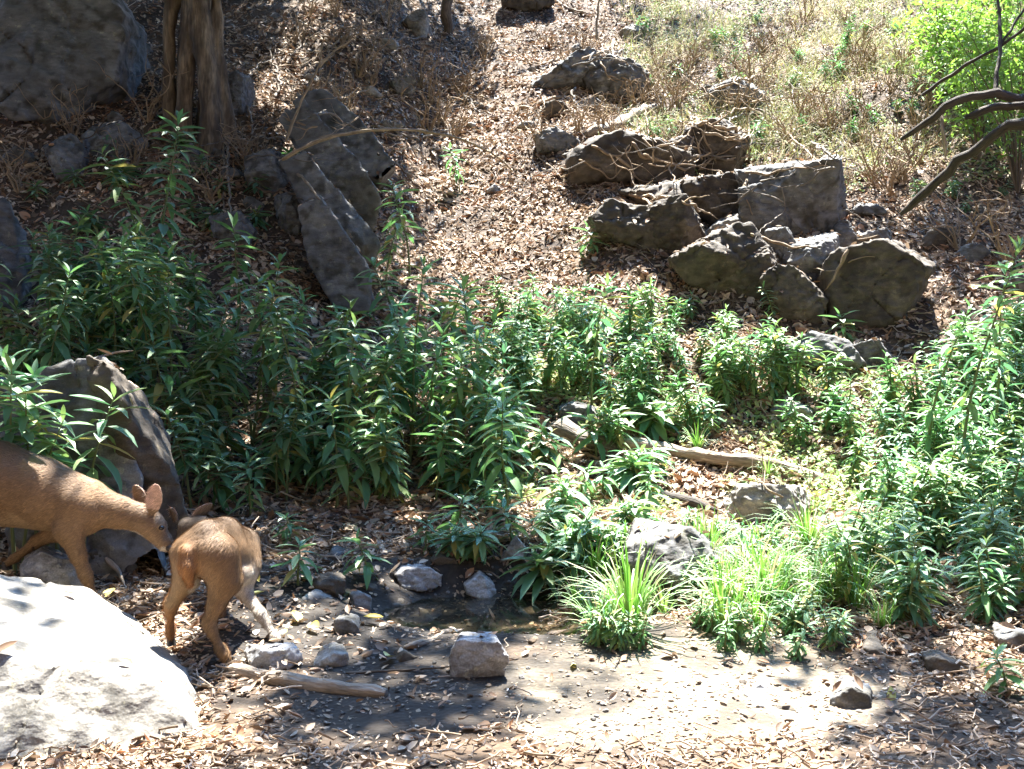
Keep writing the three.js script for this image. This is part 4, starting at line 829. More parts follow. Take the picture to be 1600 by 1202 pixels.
// fallen leaves lying on the rocks
{
  const R = rng(606), spots = [], down = V(0, -1, 0), bb = new THREE.Box3();
  for (const m of solid) {
    bb.setFromObject(m); const area = (bb.max.x - bb.min.x) * (bb.max.z - bb.min.z), n = Math.min(90, Math.round(area * 70));
    for (let i = 0; i < n; i++) {
      caster.set(V(lerp(bb.min.x, bb.max.x, R()), bb.max.y + 0.1, lerp(bb.min.z, bb.max.z, R())), down);
      const h = caster.intersectObject(m, false)[0]; if (!h || h.face.normal.y < 0.55 || h.point.y < H(h.point.x, h.point.z) + 0.01) continue;
      if (m.name === 'boulder' && h.point.z > -6 && R() < 0.8) continue;
      spots.push([h.point, h.face.normal]);
    }
  }
  let i = 0;
  scatter('leaves_on_rocks', 'dry leaves lying on the tops of the rocks', 'leaf litter', curled[0], DEADLEAF, spots.length, 607, R => {
    const [pt, n] = spots[i++], L = 0.045 + 0.06 * R(), q = lay(R, pt.x, -pt.z, L, L * (0.7 + 0.5 * R()), 0, 0.5, TANS);
    q.p.copy(pt).addScaledVector(n, 0.012); q.q.premultiply(new THREE.Quaternion().setFromUnitVectors(normalAt(pt.x, pt.z), n)); return q;
  });
}
// small green herbs no one could count, on the sunny parts of the slope
scatter('ground_herbs', 'tiny yellow-green herb leaves over the sunny slope', 'herbs', leafShape(0.5, 0.3, 0.3, 3), new THREE.MeshPhysicalMaterial({ color: 0xffffff, transmission: 0.4, thickness: 0, roughness: 0.85, side: THREE.DoubleSide }), 60000, 509, R => {
  const low = R() < 0.4, d = low ? 7.6 + 3.4 * R() : 13 + 10 * R(), x = low ? -0.3 + 3.6 * R() : 0.1 * d + R() * 0.42 * d, n = fbm(x * 1.1, 21, d * 1.1, 3);
  if (R() > sstep(-0.25, 0.5, n)) return null;
  const L = 0.03 + 0.045 * R(), q = lay(R, x, d, L, L, 0.02 + 0.1 * R() * R(), 1.6, [[0.3, 0.38, 0.1], [0.2, 0.32, 0.08], [0.38, 0.4, 0.14], [0.16, 0.28, 0.08]]); return q;
});
console.log('litter done');

// ------------------------------------------------------------------ trees: trunks, limbs, crowns
const clump = (() => {   // a spray of leaves
  const R = rng(77), list = [], g0 = leafShape(0.42, 0.3, 0.3, 3);
  for (let i = 0; i < 34; i++) {
    const v = V(R() * 2 - 1, (R() * 2 - 1) * 0.7, R() * 2 - 1); if (v.length() > 1) { i--; continue; }
    eul.set((R() - 0.3) * 1.6, R() * 6.28, (R() - 0.5) * 1.2, 'YXZ'); quat.setFromEuler(eul); const L = 0.3 + 0.2 * R();
    list.push(g0.clone().applyMatrix4(mtx.compose(v, quat, V(L, L, L))));
  }
  return mergeGeometries(list);
})();
function toGround(c) { const p = c.clone(); for (let i = 0; i < 400; i++) { p.addScaledVector(SUN, -0.1); if (p.y < H(p.x, p.z)) return p; } return p; }
// how much of the ground lies in tree shade in the photograph (pixel areas: centre, radii, strength)
const shadeAreas = [[100, 60, 330, 130, 1], [150, 330, 330, 190, 0.95], [300, 620, 420, 210, 0.84], [230, 880, 300, 100, 0.8], [560, 930, 330, 90, 0.85], [480, 60, 120, 90, 0.35], [600, 110, 150, 120, 0.78], [1560, 390, 150, 80, 0.8], [1520, 1010, 220, 110, 0.75], [1180, 1170, 500, 60, 0.4], [560, 400, 90, 140, 0.6], [1060, 60, 160, 60, 0.25], [560, 1120, 200, 80, 0.6], [780, 720, 90, 120, 0.5], [960, 560, 40, 80, 0.2]];
const sunAreas = [[150, 1040, 190, 90], [470, 200, 80, 130], [1050, 1060, 260, 60], [60, 900, 120, 50]];
function shadeAt(px, py) {
  let s = 0; for (const [x, y, a, b, k] of shadeAreas) s = Math.max(s, k * sstep(1.25, 0.75, ((px - x) / a) ** 2 + ((py - y) / b) ** 2));
  for (const [x, y, a, b] of sunAreas) s = Math.min(s, lerp(0.58, 1, sstep(0.6, 1.2, ((px - x) / a) ** 2 + ((py - y) / b) ** 2)));
  return s;
}
const trees = [
  { name: 'large_tree', label: 'large fluted tree trunk on the shaded bank at the top', x: -3.7, z: -13.2, list: [] },
  { name: 'slim_tree', label: 'slim brown trunk at the top of the litter slope', x: -1.1, z: -19.2, list: [] },
  { name: 'drooping_tree', label: 'tree at the right edge with two bare limbs drooping into view', x: 6.4, z: -10.6, list: [] },
];
{
  const R = rng(31337);
  for (let i = 0; i < 6500; i++) {
    const c = V(-10 + 20 * R(), 0, -7.5 - 16 * R()); c.y = Math.max(7.2, H(c.x, c.z) + 2.6) + 3 * R();
    const [vx, vy] = pixelOf(c); if (vy > -110 && vx > -120 && vx < 1720) continue;
    const q = toGround(c), [px, py] = pixelOf(q);
    const inside = px > -40 && px < 1640 && py > -40 && py < 1240 && q.z < -2;
    const s = inside ? shadeAt(px, py) : (px < 420 || py < -40) ? 0.8 : 0.4;
    if (R() > s * s * 0.9 || (s < 0.3 && inside && s < 0.12)) continue;
    let best = null, bd = 1e9; for (const t of trees) { const e = Math.hypot(c.x - t.x, c.z - t.z); if (e < bd) { bd = e; best = t; } }
    if (bd > 7.5) continue;
    best.list.push(c);
  }
  const beyond = [  // unseen trees added to block sky light and deepen the shade
    { name: 'added_bank_tree', label: 'added unseen tree on the left bank outside the frame', x: -8.2, z: -5.2, list: [] },
    { name: 'added_bank_tree', label: 'added unseen tree on the opposite bank behind the camera, left', x: -3.2, z: 5.2, list: [] },
    { name: 'added_bank_tree', label: 'added unseen tree on the opposite bank behind the camera, right', x: 4.2, z: 6.0, list: [] },
  ];
  for (const t of beyond) for (let i = 0; i < 420; i++) {
    const a = R() * 6.28, r = 4.4 * Math.sqrt(R()), c = V(t.x + r * Math.cos(a), H(t.x, t.z) + 3.4 + 5.5 * R() * (1 - 0.08 * r), t.z + r * Math.sin(a));
    if (c.z > -2.2 || c.x < -4.2 - 0.5 * Math.max(0, -c.z - 4)) t.list.push(c);
  }
  trees.push(...beyond);
  for (const t of trees) {
    const foot = V(t.x, H(t.x, t.z) - 0.1, t.z), g = base(t.name, foot);
    tag(g, t.label, 'tree', null);
    // limbs: group the sprays into a few bunches and run a limb to each
    const cent = V(0, 0, 0); t.list.forEach(c => cent.add(c)); cent.divideScalar(t.list.length || 1);
    const topY = Math.max(7, cent.y - 1) - foot.y, lean = V((cent.x - t.x) * 0.18, topY, (cent.z - t.z) * 0.18);
    const big = t.name === 'large_tree', r0 = big ? 0.2 : t.name === 'slim_tree' ? 0.1 : 0.2;
    if (big) {
      // several stems fused into one fluted bole
      const st = [[-0.31, 0.0, 0.085], [-0.13, 0.1, 0.1], [0.1, 0.16, 0.12], [0.31, 0.05, 0.075], [0.03, -0.14, 0.15], [-0.2, -0.14, 0.1]];
      const f = (x, y, z) => {
        let s = 0; const u = Math.min(1, y / 4.5), k = lerp(1.15, 0.5, u);
        for (const [a, b, r] of st) { const w = 0.05 * Math.sin(y * 1.7 + a * 9), dd = Math.hypot(x - a * k - w - lean.x * u * 0.5, z - b * k - lean.z * u * 0.5) - r * lerp(1 + 0.5 * Math.max(0, 0.5 - y), 0.75, u); s += Math.exp(-dd * 60); }
        return -Math.log(s + 1e-12) / 60 + 0.03 * fbm(x * 6, y * 2.4, z * 6, 4);
      };
      let bg = nets(f, [-1.2, -0.3, -1.2], [1.2, 4.6, 1.2], 0.035); bg = boxUV(bg, 1.4);
      colour(bg, (x, y, z) => mixc([0.11, 0.082, 0.055], [0.31, 0.25, 0.175], sstep(-0.4, 0.5, fbm(x * 9, y * 2.6, z * 9, 4))));
      mesh('trunk', bg, M.wood, g);
      mesh('trunk_top', tube([V(lean.x * 0.42, 4.2, lean.z * 0.42), V(lean.x * 0.7, 5.4, lean.z * 0.7), lean], 0.22, 0.1, { seed: 5, sides: 10 }), M.wood, g);
    } else mesh('trunk', tube([V(0, -0.1, 0), V(lean.x * 0.1, topY * 0.35, lean.z * 0.1), V(lean.x * 0.5, topY * 0.7, lean.z * 0.5), lean], r0, r0 * 0.45, { seed: 9, sides: 12, tone: t.name === 'slim_tree' ? BARK.brown : BARK.dark, crook: 0.3 }), M.wood, g);
    const nb = 7, bunch = Array.from({ length: nb }, () => [V(0, 0, 0), 0]);
    for (const c of t.list) { const a = Math.floor(((Math.atan2(c.z - t.z, c.x - t.x) / 6.2832 + 1) % 1) * nb); bunch[a][0].add(c); bunch[a][1]++; }
    bunch.forEach(([s, n], i) => {
      if (!n) return; const e = s.divideScalar(n).sub(foot), st = lean.clone().multiplyScalar(0.75 + 0.03 * i); e.y = Math.max(e.y, st.y + 0.4);
      const mid = st.clone().lerp(e, 0.5); mid.y += 0.5;
      mesh('limb', tube([st, mid, e, e.clone().sub(st).multiplyScalar(0.45).add(e)], r0 * 0.42, 0.02, { seed: 20 + i, sides: 7, tone: BARK.dark, seg: 26 }), M.wood, g);
    });
    const cr = new THREE.InstancedMesh(clump, CROWN[0], t.list.length); cr.name = 'crown'; cr.userData.kind = 'stuff'; cr.castShadow = cr.receiveShadow = true;
    t.list.forEach((c, i) => { eul.set((R() - 0.5) * 0.5, R() * 6.28, (R() - 0.5) * 0.5); const s = 0.36 + 0.26 * R(); cr.setMatrixAt(i, mtx.compose(c.clone().sub(foot), quat.setFromEuler(eul), V(s, s, s))); });
    g.add(cr); t.group = g; t.foot = foot;
    console.log(t.name, t.list.length);
  }
  // the limbs of the right hand tree that hang into the frame
  const t = trees[2], limb = (px, w0, taper, tone = 'dark', from = null) => {
    const pts = px.map(([x, y, d]) => at(x, y, d).sub(t.foot)); if (from) pts.unshift(from.clone().sub(t.foot));
    const r = w0 / 2 * px[0][2] / FOCAL; mesh('limb', tube(pts, r, r * taper, { seed: 60 + w0, tone: BARK[tone], sides: 9, crook: 0.3 }), M.wood, t.group);
  };
  const trunkAt = y => V(t.x - 0.02, y, t.z + 0.02);
  limb([[1640, 150, 10.2], [1600, 150, 10.1], [1540, 150, 10.0], [1495, 162, 10.0], [1450, 188, 10.1], [1408, 218, 10.3]], 25, 0.4, 'dark', trunkAt(4.3));
  limb([[1640, 165, 9.9], [1600, 166, 9.9], [1550, 172, 9.9], [1508, 184, 9.95]], 17, 0.7, 'dark', trunkAt(4.1));
  limb([[1640, 176, 9.7], [1600, 194, 9.7], [1560, 208, 9.8], [1512, 240, 10], [1470, 280, 10.2], [1432, 312, 10.4], [1408, 334, 10.6]], 28, 0.45, 'dark', trunkAt(3.9));
  limb([[1555, 148, 10.0], [1562, 60, 10.3], [1560, 0, 10.5], [1556, -60, 10.7]], 7, 0.6);
  limb([[1440, 150, 10.9], [1500, 108, 10.6], [1562, 72, 10.3], [1620, 30, 10.2]], 6, 0.8);
  limb([[1562, 72, 10.3], [1590, 30, 10.4], [1620, -20, 10.6]], 5, 0.6);
  limb([[1478, 245, 10.1], [1474, 205, 10.05], [1470, 180, 10.1]], 7, 0.7, 'pale');
}
// lime green bushes behind the drooping limbs
{
  const R = rng(808), small = leafShape(0.36, 0.35, 0.35, 3);
  [[1530, 250, 1.6, 1.1, 'lime green bush behind the drooping limbs, nearest the frame edge'], [1590, 300, 1.9, 1.3, 'lime green bush at the right edge behind the thin dark stems'], [1470, 130, 1.3, 0.85, 'lime green bush at the top behind the slanting twig'], [1570, 90, 2.0, 1.3, 'lime green bush filling the top right corner'], [1510, 170, 1.5, 1.0, 'lime green bush between the slanting twig and the upper limb'], [1600, 190, 1.8, 1.2, 'lime green bush beyond the upper limb at the edge']].forEach(([px, py, h, w, label], b) => {
    const foot = onGround(px, py), g = base('lime_bush', foot), stems = [], leaves = [];
    for (let s = 0; s < 14; s++) {
      const a = R() * 6.28, e = V(Math.cos(a) * w * R() * 0.8, h * (0.55 + 0.5 * R()), Math.sin(a) * w * R() * 0.8), m = V(e.x * 0.35, e.y * 0.55, e.z * 0.35), c = new THREE.CatmullRomCurve3([V(0, -0.05, 0), m, e]);
      stems.push(simpleTube([V(0, -0.05, 0), m, e], 0.014, 0.004, 5, 8));
      for (let i = 0; i < 70; i++) {
        const p = c.getPointAt(0.25 + 0.75 * Math.sqrt(R())).add(V((R() - 0.5) * 0.5, (R() - 0.5) * 0.4, (R() - 0.5) * 0.5)), L = 0.06 + 0.09 * R();
        eul.set((R() - 0.4) * 1.4, R() * 6.28, (R() - 0.5), 'YXZ'); quat.setFromEuler(eul); leaves.push(small.clone().applyMatrix4(mtx.compose(p, quat, V(L, L, L))));
      }
    }
    mesh('stem', mergeGeometries(stems), TWIG, g); mesh('foliage', mergeGeometries(leaves), LIMEGREEN[0], g);
    tag(g, label, 'bush', 'lime green bushes');
  });
}
console.log('trees done');
// ------------------------------------------------------------------ deer
/* bones: [a, b, ra, rb, tone]; a and b are world points; joined by a smooth minimum and meshed as one body.
   patches: [centre, radius, tone] fur markings; ears: flattened cups */
const FUR = { coat: [0.28, 0.165, 0.08], back: [0.15, 0.095, 0.055], pale: [0.42, 0.28, 0.15], white: [0.62, 0.55, 0.46], rust: [0.38, 0.17, 0.055], nose: [0.02, 0.016, 0.014], face: [0.22, 0.14, 0.085], under: [0.5, 0.44, 0.37], earIn: [0.62, 0.4, 0.3], leg: [0.3, 0.18, 0.085], grey: [0.2, 0.15, 0.11] };
function deerMesh(name, label, foot, bones, ears, patches, eyes, hooves, cell, noses, flow) {
  const g = base(name, foot); tag(g, label, 'deer');
  const L = p => [p.x - foot.x, p.y - foot.y, p.z - foot.z];
  const bs = bones.map(([a, b, ra, rb, tone]) => { const A0 = L(a), B0 = L(b), d = [B0[0] - A0[0], B0[1] - A0[1], B0[2] - A0[2]]; return { a: A0, d, dd: d[0] * d[0] + d[1] * d[1] + d[2] * d[2] || 1e-9, ra, rb, tone: FUR[tone] }; });
  const es = ears.map(([bp, tp, facing, w]) => {   // base, tip, the way the cup opens, width
    const b = V(...L(bp)), t = V(...L(tp)), y = t.clone().sub(b), len = y.length(); y.normalize();
    const z = facing.clone().addScaledVector(y, -facing.dot(y)).normalize(), x = new THREE.Vector3().crossVectors(y, z);
    return { b, x, y, z, len, w };
  });
  const earD = (e, px, py, pz) => {
    const vx = px - e.b.x, vy = py - e.b.y, vz = pz - e.b.z;
    const u = vx * e.x.x + vy * e.x.y + vz * e.x.z, v = vx * e.y.x + vy * e.y.y + vz * e.y.z, w = vx * e.z.x + vy * e.z.y + vz * e.z.z;
    const t = v / e.len, hw = e.w / 2 * Math.sqrt(Math.max(0.02, Math.sin(Math.PI * Math.min(0.999, Math.max(0.02, 0.12 + t * 0.88))))) , cup = w - 9 * u * u * (1 - 0.4 * t) + 0.012;
    return Math.max((Math.abs(u) - hw) * 0.8, Math.abs(cup) - 0.0055, (v - e.len) , -v - 0.02);
  };
  const K = 58;
  const f = (x, y, z) => {
    let s = 0, near = 1e9;
    for (const b of bs) {
      const vx = x - b.a[0], vy = y - b.a[1], vz = z - b.a[2], t = Math.min(1, Math.max(0, (vx * b.d[0] + vy * b.d[1] + vz * b.d[2]) / b.dd));
      const dd = Math.hypot(vx - b.d[0] * t, vy - b.d[1] * t, vz - b.d[2] * t) - (b.ra + (b.rb - b.ra) * t);
      if (dd < near) near = dd; if (dd < 0.2) s += Math.exp(-K * dd * 1.4);
    }
    let d = s > 0 ? -Math.log(s) / (K * 1.4) : near;
    for (const e of es) { const q = earD(e, x, y, z); d = Math.min(d, q); }
    return d;
  };
  const lo = [1e9, 1e9, 1e9], hi = [-1e9, -1e9, -1e9];
  for (const b of bs) for (let k = 0; k < 3; k++) for (const [p, r] of [[b.a[k], b.ra], [b.a[k] + b.d[k], b.rb]]) { lo[k] = Math.min(lo[k], p - r - 0.05); hi[k] = Math.max(hi[k], p + r + 0.05); }
  for (const e of es) { const t = e.b.clone().addScaledVector(e.y, e.len), a = [t.x, t.y, t.z]; for (let k = 0; k < 3; k++) { lo[k] = Math.min(lo[k], a[k] - 0.07); hi[k] = Math.max(hi[k], a[k] + 0.07); } }
  let geo = nets(f, lo, hi, cell);
  const pa = patches.map(([c, r, tone]) => [L(c), r, FUR[tone]]);
  geo = boxUV(geo, 1 / 0.5);
  colour(geo, (x, y, z) => {
    let sw = 0, c = [0, 0, 0];
    for (const b of bs) {
      const vx = x - b.a[0], vy = y - b.a[1], vz = z - b.a[2], t = Math.min(1, Math.max(0, (vx * b.d[0] + vy * b.d[1] + vz * b.d[2]) / b.dd));
      const dd = Math.hypot(vx - b.d[0] * t, vy - b.d[1] * t, vz - b.d[2] * t) - (b.ra + (b.rb - b.ra) * t), w = Math.exp(-Math.max(-0.1, dd) * 45);
      sw += w; for (let k = 0; k < 3; k++) c[k] += w * b.tone[k];
    }
    c = c.map(v => v / sw);
    for (const [p, r, tone] of pa) { const q = Math.hypot(x - p[0], y - p[1], z - p[2]) / r + 0.35 * N(x * 22, y * 22, z * 22); c = mixc(c, tone, sstep(1.1, 0.65, q)); }
    for (const e of es) if (earD(e, x, y, z) < 0.006) { const vx = x - e.b.x, vy = y - e.b.y, vz = z - e.b.z, u = vx * e.x.x + vy * e.x.y + vz * e.x.z, v = (vx * e.y.x + vy * e.y.y + vz * e.y.z) / e.len, w = vx * e.z.x + vy * e.z.y + vz * e.z.z; if (v > 0.08) c = w - 9 * u * u * (1 - 0.4 * v) + 0.012 > 0 ? FUR.earIn : FUR.face; }
    const k = 1 + 0.16 * fbm(x * 30, y * 30, z * 30, 3) + 0.12 * N(x * 7, y * 7, z * 7);
    return [c[0] * k, c[1] * k, c[2] * k];
  });
  mesh('body', geo, M.fur, g);
  // short coat hairs lying back and down over the body
  {
    const R = rng(name.length * 911), P0 = geo.attributes.position.array, N0 = geo.attributes.normal.array, C0 = geo.attributes.color.array, nt = P0.length / 9, cum = new Float32Array(nt); let tot = 0;
    const tA = V(0, 0, 0), tB = V(0, 0, 0);
    for (let i = 0; i < nt; i++) { const o = i * 9; tA.set(P0[o + 3] - P0[o], P0[o + 4] - P0[o + 1], P0[o + 5] - P0[o + 2]); tB.set(P0[o + 6] - P0[o], P0[o + 7] - P0[o + 1], P0[o + 8] - P0[o + 2]); tot += tA.cross(tB).length(); cum[i] = tot; }
    const hair = new THREE.BufferGeometry(); hair.setAttribute('position', new THREE.Float32BufferAttribute([-0.5, 0, 0, 0.5, 0, 0, -0.3, 0.12, 0.5, 0.3, 0.12, 0.5, 0, 0.1, 1], 3)); hair.setIndex([0, 1, 2, 1, 3, 2, 2, 3, 4]); hair.computeVertexNormals();
    const n = 70000, im = new THREE.InstancedMesh(hair, M.hair, n), c = new THREE.Color(), bx = new THREE.Matrix4(), X = V(0, 0, 0), Y = V(0, 0, 0), Z = V(0, 0, 0);
    for (let i = 0; i < n; i++) {
      const t = R() * tot; let lo2 = 0, hi2 = nt - 1; while (lo2 < hi2) { const m = (lo2 + hi2) >> 1; if (cum[m] < t) lo2 = m + 1; else hi2 = m; }
      const o = lo2 * 9; let u = R(), v = R(); if (u + v > 1) { u = 1 - u; v = 1 - v; } const w = 1 - u - v;
      const p = [0, 1, 2].map(k => P0[o + k] * w + P0[o + 3 + k] * u + P0[o + 6 + k] * v); Y.set(N0[o], N0[o + 1], N0[o + 2]).normalize();
      Z.copy(flow).add(V((R() - 0.5) * 0.5, (R() - 0.5) * 0.5, (R() - 0.5) * 0.5)); Z.addScaledVector(Y, -Z.dot(Y)).normalize().addScaledVector(Y, 0.12).normalize(); X.crossVectors(Y, Z).normalize(); Y.crossVectors(Z, X);
      const k = 0.5 + 1.1 * R() * R() + 0.3 * R(), L = 0.014 + 0.016 * R(); bx.makeBasis(X.multiplyScalar(0.0016), Y.multiplyScalar(L), Z.multiplyScalar(L)); bx.setPosition(p[0], p[1], p[2]);
      im.setMatrixAt(i, bx); im.setColorAt(i, c.setRGB(C0[o] * k, C0[o + 1] * k, C0[o + 2] * k));
    }
    im.name = 'fur'; im.userData.kind = 'stuff'; im.castShadow = im.receiveShadow = true; g.add(im);
  }
  for (const [p, r] of eyes) { const s = new THREE.SphereGeometry(r, 20, 14); const e = mesh('eye', s, M.eye, g); e.position.set(...L(p)); e.scale.set(1, 0.85, 1); }
  for (const p of noses) { const s = new THREE.SphereGeometry(p[1], 18, 12); s.scale(1.15, 0.8, 1); const e = mesh('nose', s, M.hoof, g); e.position.set(...L(p[0])); }
  for (const [p, r, dir] of hooves) {
    for (const side of [-1, 1]) {   // cloven: two toes
      const s = new THREE.CylinderGeometry(r * 0.42, r * 0.72, r * 2.0, 10, 2), q = s.attributes.position;
      for (let i = 0; i < q.count; i++) { const yy = q.getY(i); q.setZ(i, q.getZ(i) * 1.5 + (yy < 0 ? 0.5 * r : 0)); }
      s.computeVertexNormals(); const h = mesh('hoof', s, M.hoof, g); h.position.set(...L(p)); h.position.x += side * r * 0.55 * Math.cos(dir); h.position.z += -side * r * 0.55 * Math.sin(dir); h.rotation.y = dir;
    }
  }
  return g;
}
{
  const P = (x, y, d) => at(x, y, d);
  const nearFoot = onGround(152, 955), D = -nearFoot.z;
  // doe: walks to the right, head lowered towards the young deer
  const far = D + 0.2;
  const bones = [
    [P(-165, 745, D + 0.1), P(-80, 742, D + 0.1), 0.165, 0.17, 'coat'], [P(-80, 742, D + 0.1), P(0, 748, D + 0.1), 0.17, 0.172, 'coat'],
    [P(0, 748, D + 0.1), P(65, 770, D + 0.1), 0.172, 0.165, 'coat'], [P(65, 770, D + 0.1), P(128, 792, D + 0.1), 0.165, 0.145, 'coat'],
    [P(-150, 715, D + 0.1), P(0, 712, D + 0.1), 0.07, 0.068, 'back'], [P(0, 712, D + 0.1), P(70, 738, D + 0.1), 0.068, 0.062, 'back'], [P(70, 738, D + 0.1), P(140, 772, D + 0.1), 0.06, 0.055, 'back'],
    [P(-120, 790, D + 0.1), P(60, 800, D + 0.1), 0.09, 0.085, 'pale'], [P(60, 800, D + 0.1), P(130, 812, D + 0.1), 0.08, 0.075, 'pale'],
    [P(140, 790, D + 0.1), P(182, 800, D + 0.1), 0.118, 0.08, 'coat'], [P(182, 802, D + 0.1), P(228, 814, D + 0.12), 0.072, 0.06, 'coat'], [P(170, 787, D + 0.1), P(225, 803, D + 0.12), 0.045, 0.042, 'back'],
    [P(226, 812, D + 0.12), P(242, 822, D + 0.13), 0.06, 0.052, 'face'], [P(240, 820, D + 0.13), P(259, 846, D + 0.14), 0.048, 0.027, 'face'], [P(259, 846, D + 0.14), P(264, 855, D + 0.14), 0.026, 0.02, 'face'],
    [P(230, 826, D + 0.12), P(254, 854, D + 0.13), 0.036, 0.018, 'pale'],
    // near foreleg
    [P(122, 792, D + 0.02), P(108, 826, D), 0.1, 0.075, 'coat'], [P(108, 828, D), P(122, 868, D), 0.066, 0.038, 'leg'], [P(122, 868, D), P(133, 896, D), 0.033, 0.025, 'leg'], [P(132, 894, D), P(136, 904, D), 0.027, 0.024, 'leg'], [P(136, 904, D), P(147, 936, D), 0.019, 0.0155, 'leg'], [P(147, 936, D), P(149, 941, D), 0.02, 0.019, 'leg'], [P(149, 941, D), P(152, 949, D), 0.016, 0.016, 'leg'],
    // far foreleg swept back
    [P(115, 795, far), P(92, 828, far), 0.085, 0.06, 'coat'], [P(92, 828, far), P(58, 846, far), 0.05, 0.03, 'leg'], [P(58, 846, far), P(24, 872, far), 0.027, 0.018, 'leg'], [P(24, 872, far), P(12, 880, far), 0.02, 0.018, 'leg'],
    // hind legs, beyond the frame edge
    [P(-150, 750, D), P(-115, 805, D - 0.02), 0.13, 0.08, 'coat'], [P(-115, 805, D - 0.02), P(-172, 852, D), 0.07, 0.036, 'leg'], [P(-172, 852, D), P(-160, 912, D), 0.03, 0.02, 'leg'],
    [P(-160, 750, far), P(-140, 805, far), 0.13, 0.08, 'coat'], [P(-140, 805, far), P(-205, 845, far), 0.07, 0.036, 'leg'], [P(-205, 845, far), P(-198, 900, far), 0.03, 0.02, 'leg'],
    [P(-195, 725, D + 0.1), P(-218, 765, D + 0.1), 0.03, 0.035, 'rust'],
  ];
  const ears = [[P(238, 800, D + 0.06), P(243, 757, D + 0.03), V(0.25, 0.05, 1), 0.085], [P(226, 798, D + 0.17), P(213, 757, D + 0.2), V(0.5, 0, -1), 0.085]];
  const patches = [[P(-60, 815, D + 0.1), 0.16, 'white'], [P(215, 838, D + 0.12), 0.055, 'white'], [P(256, 858, D + 0.12), 0.02, 'white'], [P(108, 838, D + 0.14), 0.05, 'white'], [P(250, 812, D + 0.1), 0.03, 'grey'], [P(253, 825, D + 0.085), 0.024, 'pale'], [P(258, 842, D + 0.12), 0.02, 'grey'], [P(190, 830, D + 0.1), 0.05, 'pale'], [P(30, 815, D + 0.03), 0.08, 'pale']];
  deerMesh('doe', 'tan doe entering from the left edge with its head lowered', nearFoot, bones, ears, patches, [[P(252, 825, D + 0.082), 0.015]], [[P(153, 952, D), 0.022, 1.4], [P(9, 884, far), 0.02, 1.2], [P(-158, 920, D), 0.022, 1.4], [P(-196, 906, far), 0.022, 1.4]], 0.0075, [[P(266, 857, D + 0.115), 0.021]], V(-0.9, -0.55, 0));
}
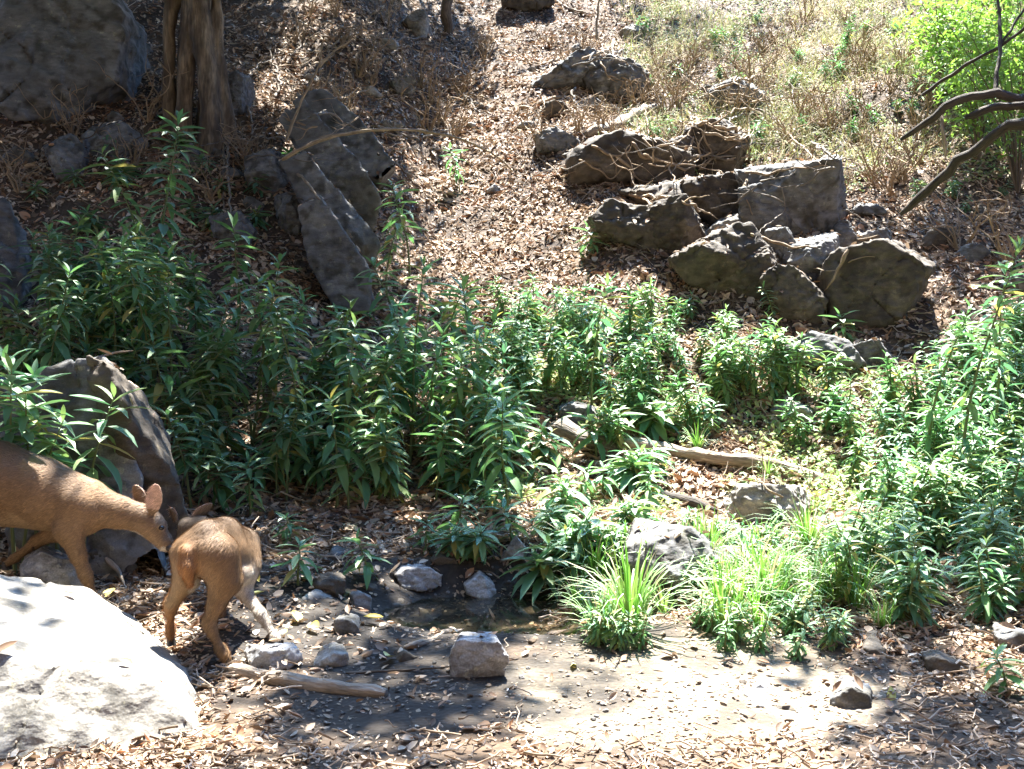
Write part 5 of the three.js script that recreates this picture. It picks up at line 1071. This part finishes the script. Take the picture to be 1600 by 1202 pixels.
{
  const P = (x, y, d) => at(x, y, d);
  const foot = onGround(358, 1037), D = -foot.z;
  const bones = [
    // trunk runs away from the camera and to the right
    [P(316, 862, D + 0.05), P(345, 862, D + 0.3), 0.112, 0.12, 'coat'], [P(345, 862, D + 0.3), P(372, 872, D + 0.52), 0.12, 0.112, 'coat'],
    [P(325, 836, D + 0.05), P(352, 832, D + 0.3), 0.07, 0.065, 'back'], [P(352, 832, D + 0.3), P(378, 846, D + 0.55), 0.065, 0.06, 'back'],
    [P(368, 895, D + 0.25), P(385, 893, D + 0.5), 0.05, 0.06, 'white'],
    // neck bent round beyond the body, face towards the doe
    [P(378, 852, D + 0.6), P(350, 836, D + 0.84), 0.09, 0.066, 'grey'], [P(350, 836, D + 0.84), P(314, 823, D + 0.98), 0.064, 0.054, 'grey'], [P(314, 823, D + 0.98), P(294, 824, D + 1.0), 0.05, 0.05, 'grey'],
    [P(294, 824, D + 1.0), P(282, 850, D + 0.97), 0.046, 0.027, 'grey'], [P(282, 850, D + 0.97), P(278, 861, D + 0.96), 0.027, 0.021, 'grey'],
    // near (right) hind leg
    [P(338, 868, D + 0.02), P(352, 905, D + 0.04), 0.106, 0.076, 'coat'], [P(350, 908, D + 0.04), P(337, 946, D + 0.02), 0.07, 0.036, 'leg'], [P(337, 946, D + 0.02), P(327, 972, D + 0.02), 0.03, 0.024, 'leg'], [P(325, 972, D + 0.02), P(331, 985, D + 0.01), 0.024, 0.018, 'leg'], [P(331, 985, D + 0.01), P(345, 1014, D), 0.0165, 0.0135, 'leg'], [P(345, 1014, D), P(350, 1022, D), 0.019, 0.018, 'leg'], [P(350, 1022, D), P(356, 1031, D), 0.015, 0.015, 'leg'],
    // far (left) hind leg
    [P(296, 868, D + 0.06), P(291, 905, D + 0.12), 0.088, 0.058, 'coat'], [P(291, 905, D + 0.12), P(269, 943, D + 0.12), 0.05, 0.028, 'pale'], [P(268, 943, D + 0.12), P(266, 955, D + 0.12), 0.027, 0.02, 'rust'], [P(266, 955, D + 0.12), P(266, 984, D + 0.12), 0.015, 0.0125, 'rust'], [P(266, 984, D + 0.12), P(267, 997, D + 0.12), 0.018, 0.015, 'rust'],
    // forelegs
    [P(382, 885, D + 0.45), P(380, 920, D + 0.42), 0.075, 0.042, 'coat'], [P(380, 922, D + 0.42), P(408, 960, D + 0.32), 0.034, 0.021, 'under'], [P(408, 960, D + 0.32), P(416, 972, D + 0.31), 0.022, 0.015, 'under'], [P(416, 972, D + 0.31), P(432, 998, D + 0.26), 0.0135, 0.0125, 'under'], [P(431, 996, D + 0.26), P(435, 1001, D + 0.26), 0.016, 0.014, 'under'],
    [P(352, 885, D + 0.6), P(348, 930, D + 0.62), 0.07, 0.035, 'coat'], [P(348, 930, D + 0.62), P(345, 985, D + 0.6), 0.026, 0.016, 'leg'],
    // tail
    [P(291, 862, D - 0.055), P(291, 886, D - 0.075), 0.028, 0.03, 'rust'], [P(291, 886, D - 0.075), P(298, 914, D - 0.06), 0.028, 0.014, 'rust'],
  ];
  const ears = [[P(302, 808, D + 1.0), P(330, 785, D + 1.04), V(-0.9, 0.3, -0.5), 0.07], [P(279, 810, D + 1.02), P(268, 794, D + 1.07), V(0.9, 0.2, -0.6), 0.065]];
  const patches = [[P(312, 918, D + 0.1), 0.06, 'white'], [P(384, 905, D + 0.4), 0.09, 'white'], [P(283, 885, D - 0.04), 0.03, 'white'], [P(345, 962, D + 0.05), 0.02, 'white'], [P(300, 880, D - 0.06), 0.03, 'rust'], [P(268, 940, D + 0.08), 0.04, 'pale']];
  deerMesh('young_deer', 'smaller deer seen from behind, one foreleg stretched towards the grey stone', foot, bones, ears, patches, [[P(290, 823, D + 0.955), 0.012], [P(277, 828, D + 0.98), 0.012]], [[P(358, 1033, D), 0.02, 1.0], [P(267, 1002, D + 0.12), 0.018, 0.6], [P(438, 1005, D + 0.25), 0.016, 0.9], [P(345, 990, D + 0.6), 0.018, 0.9]], 0.0065, [[P(277, 864, D + 0.95), 0.018]], V(-0.35, -0.7, 0.5));
}
console.log('deer done');
// ------------------------------------------------------------------ render
const renderer = new THREE.WebGLRenderer({ antialias: true });
renderer.toneMapping = THREE.LinearToneMapping;
renderer.toneMappingExposure = EXPOSURE;
renderer.shadowMap.enabled = true;
renderer.setSize(1024, 769);
renderer.render(scene, camera);
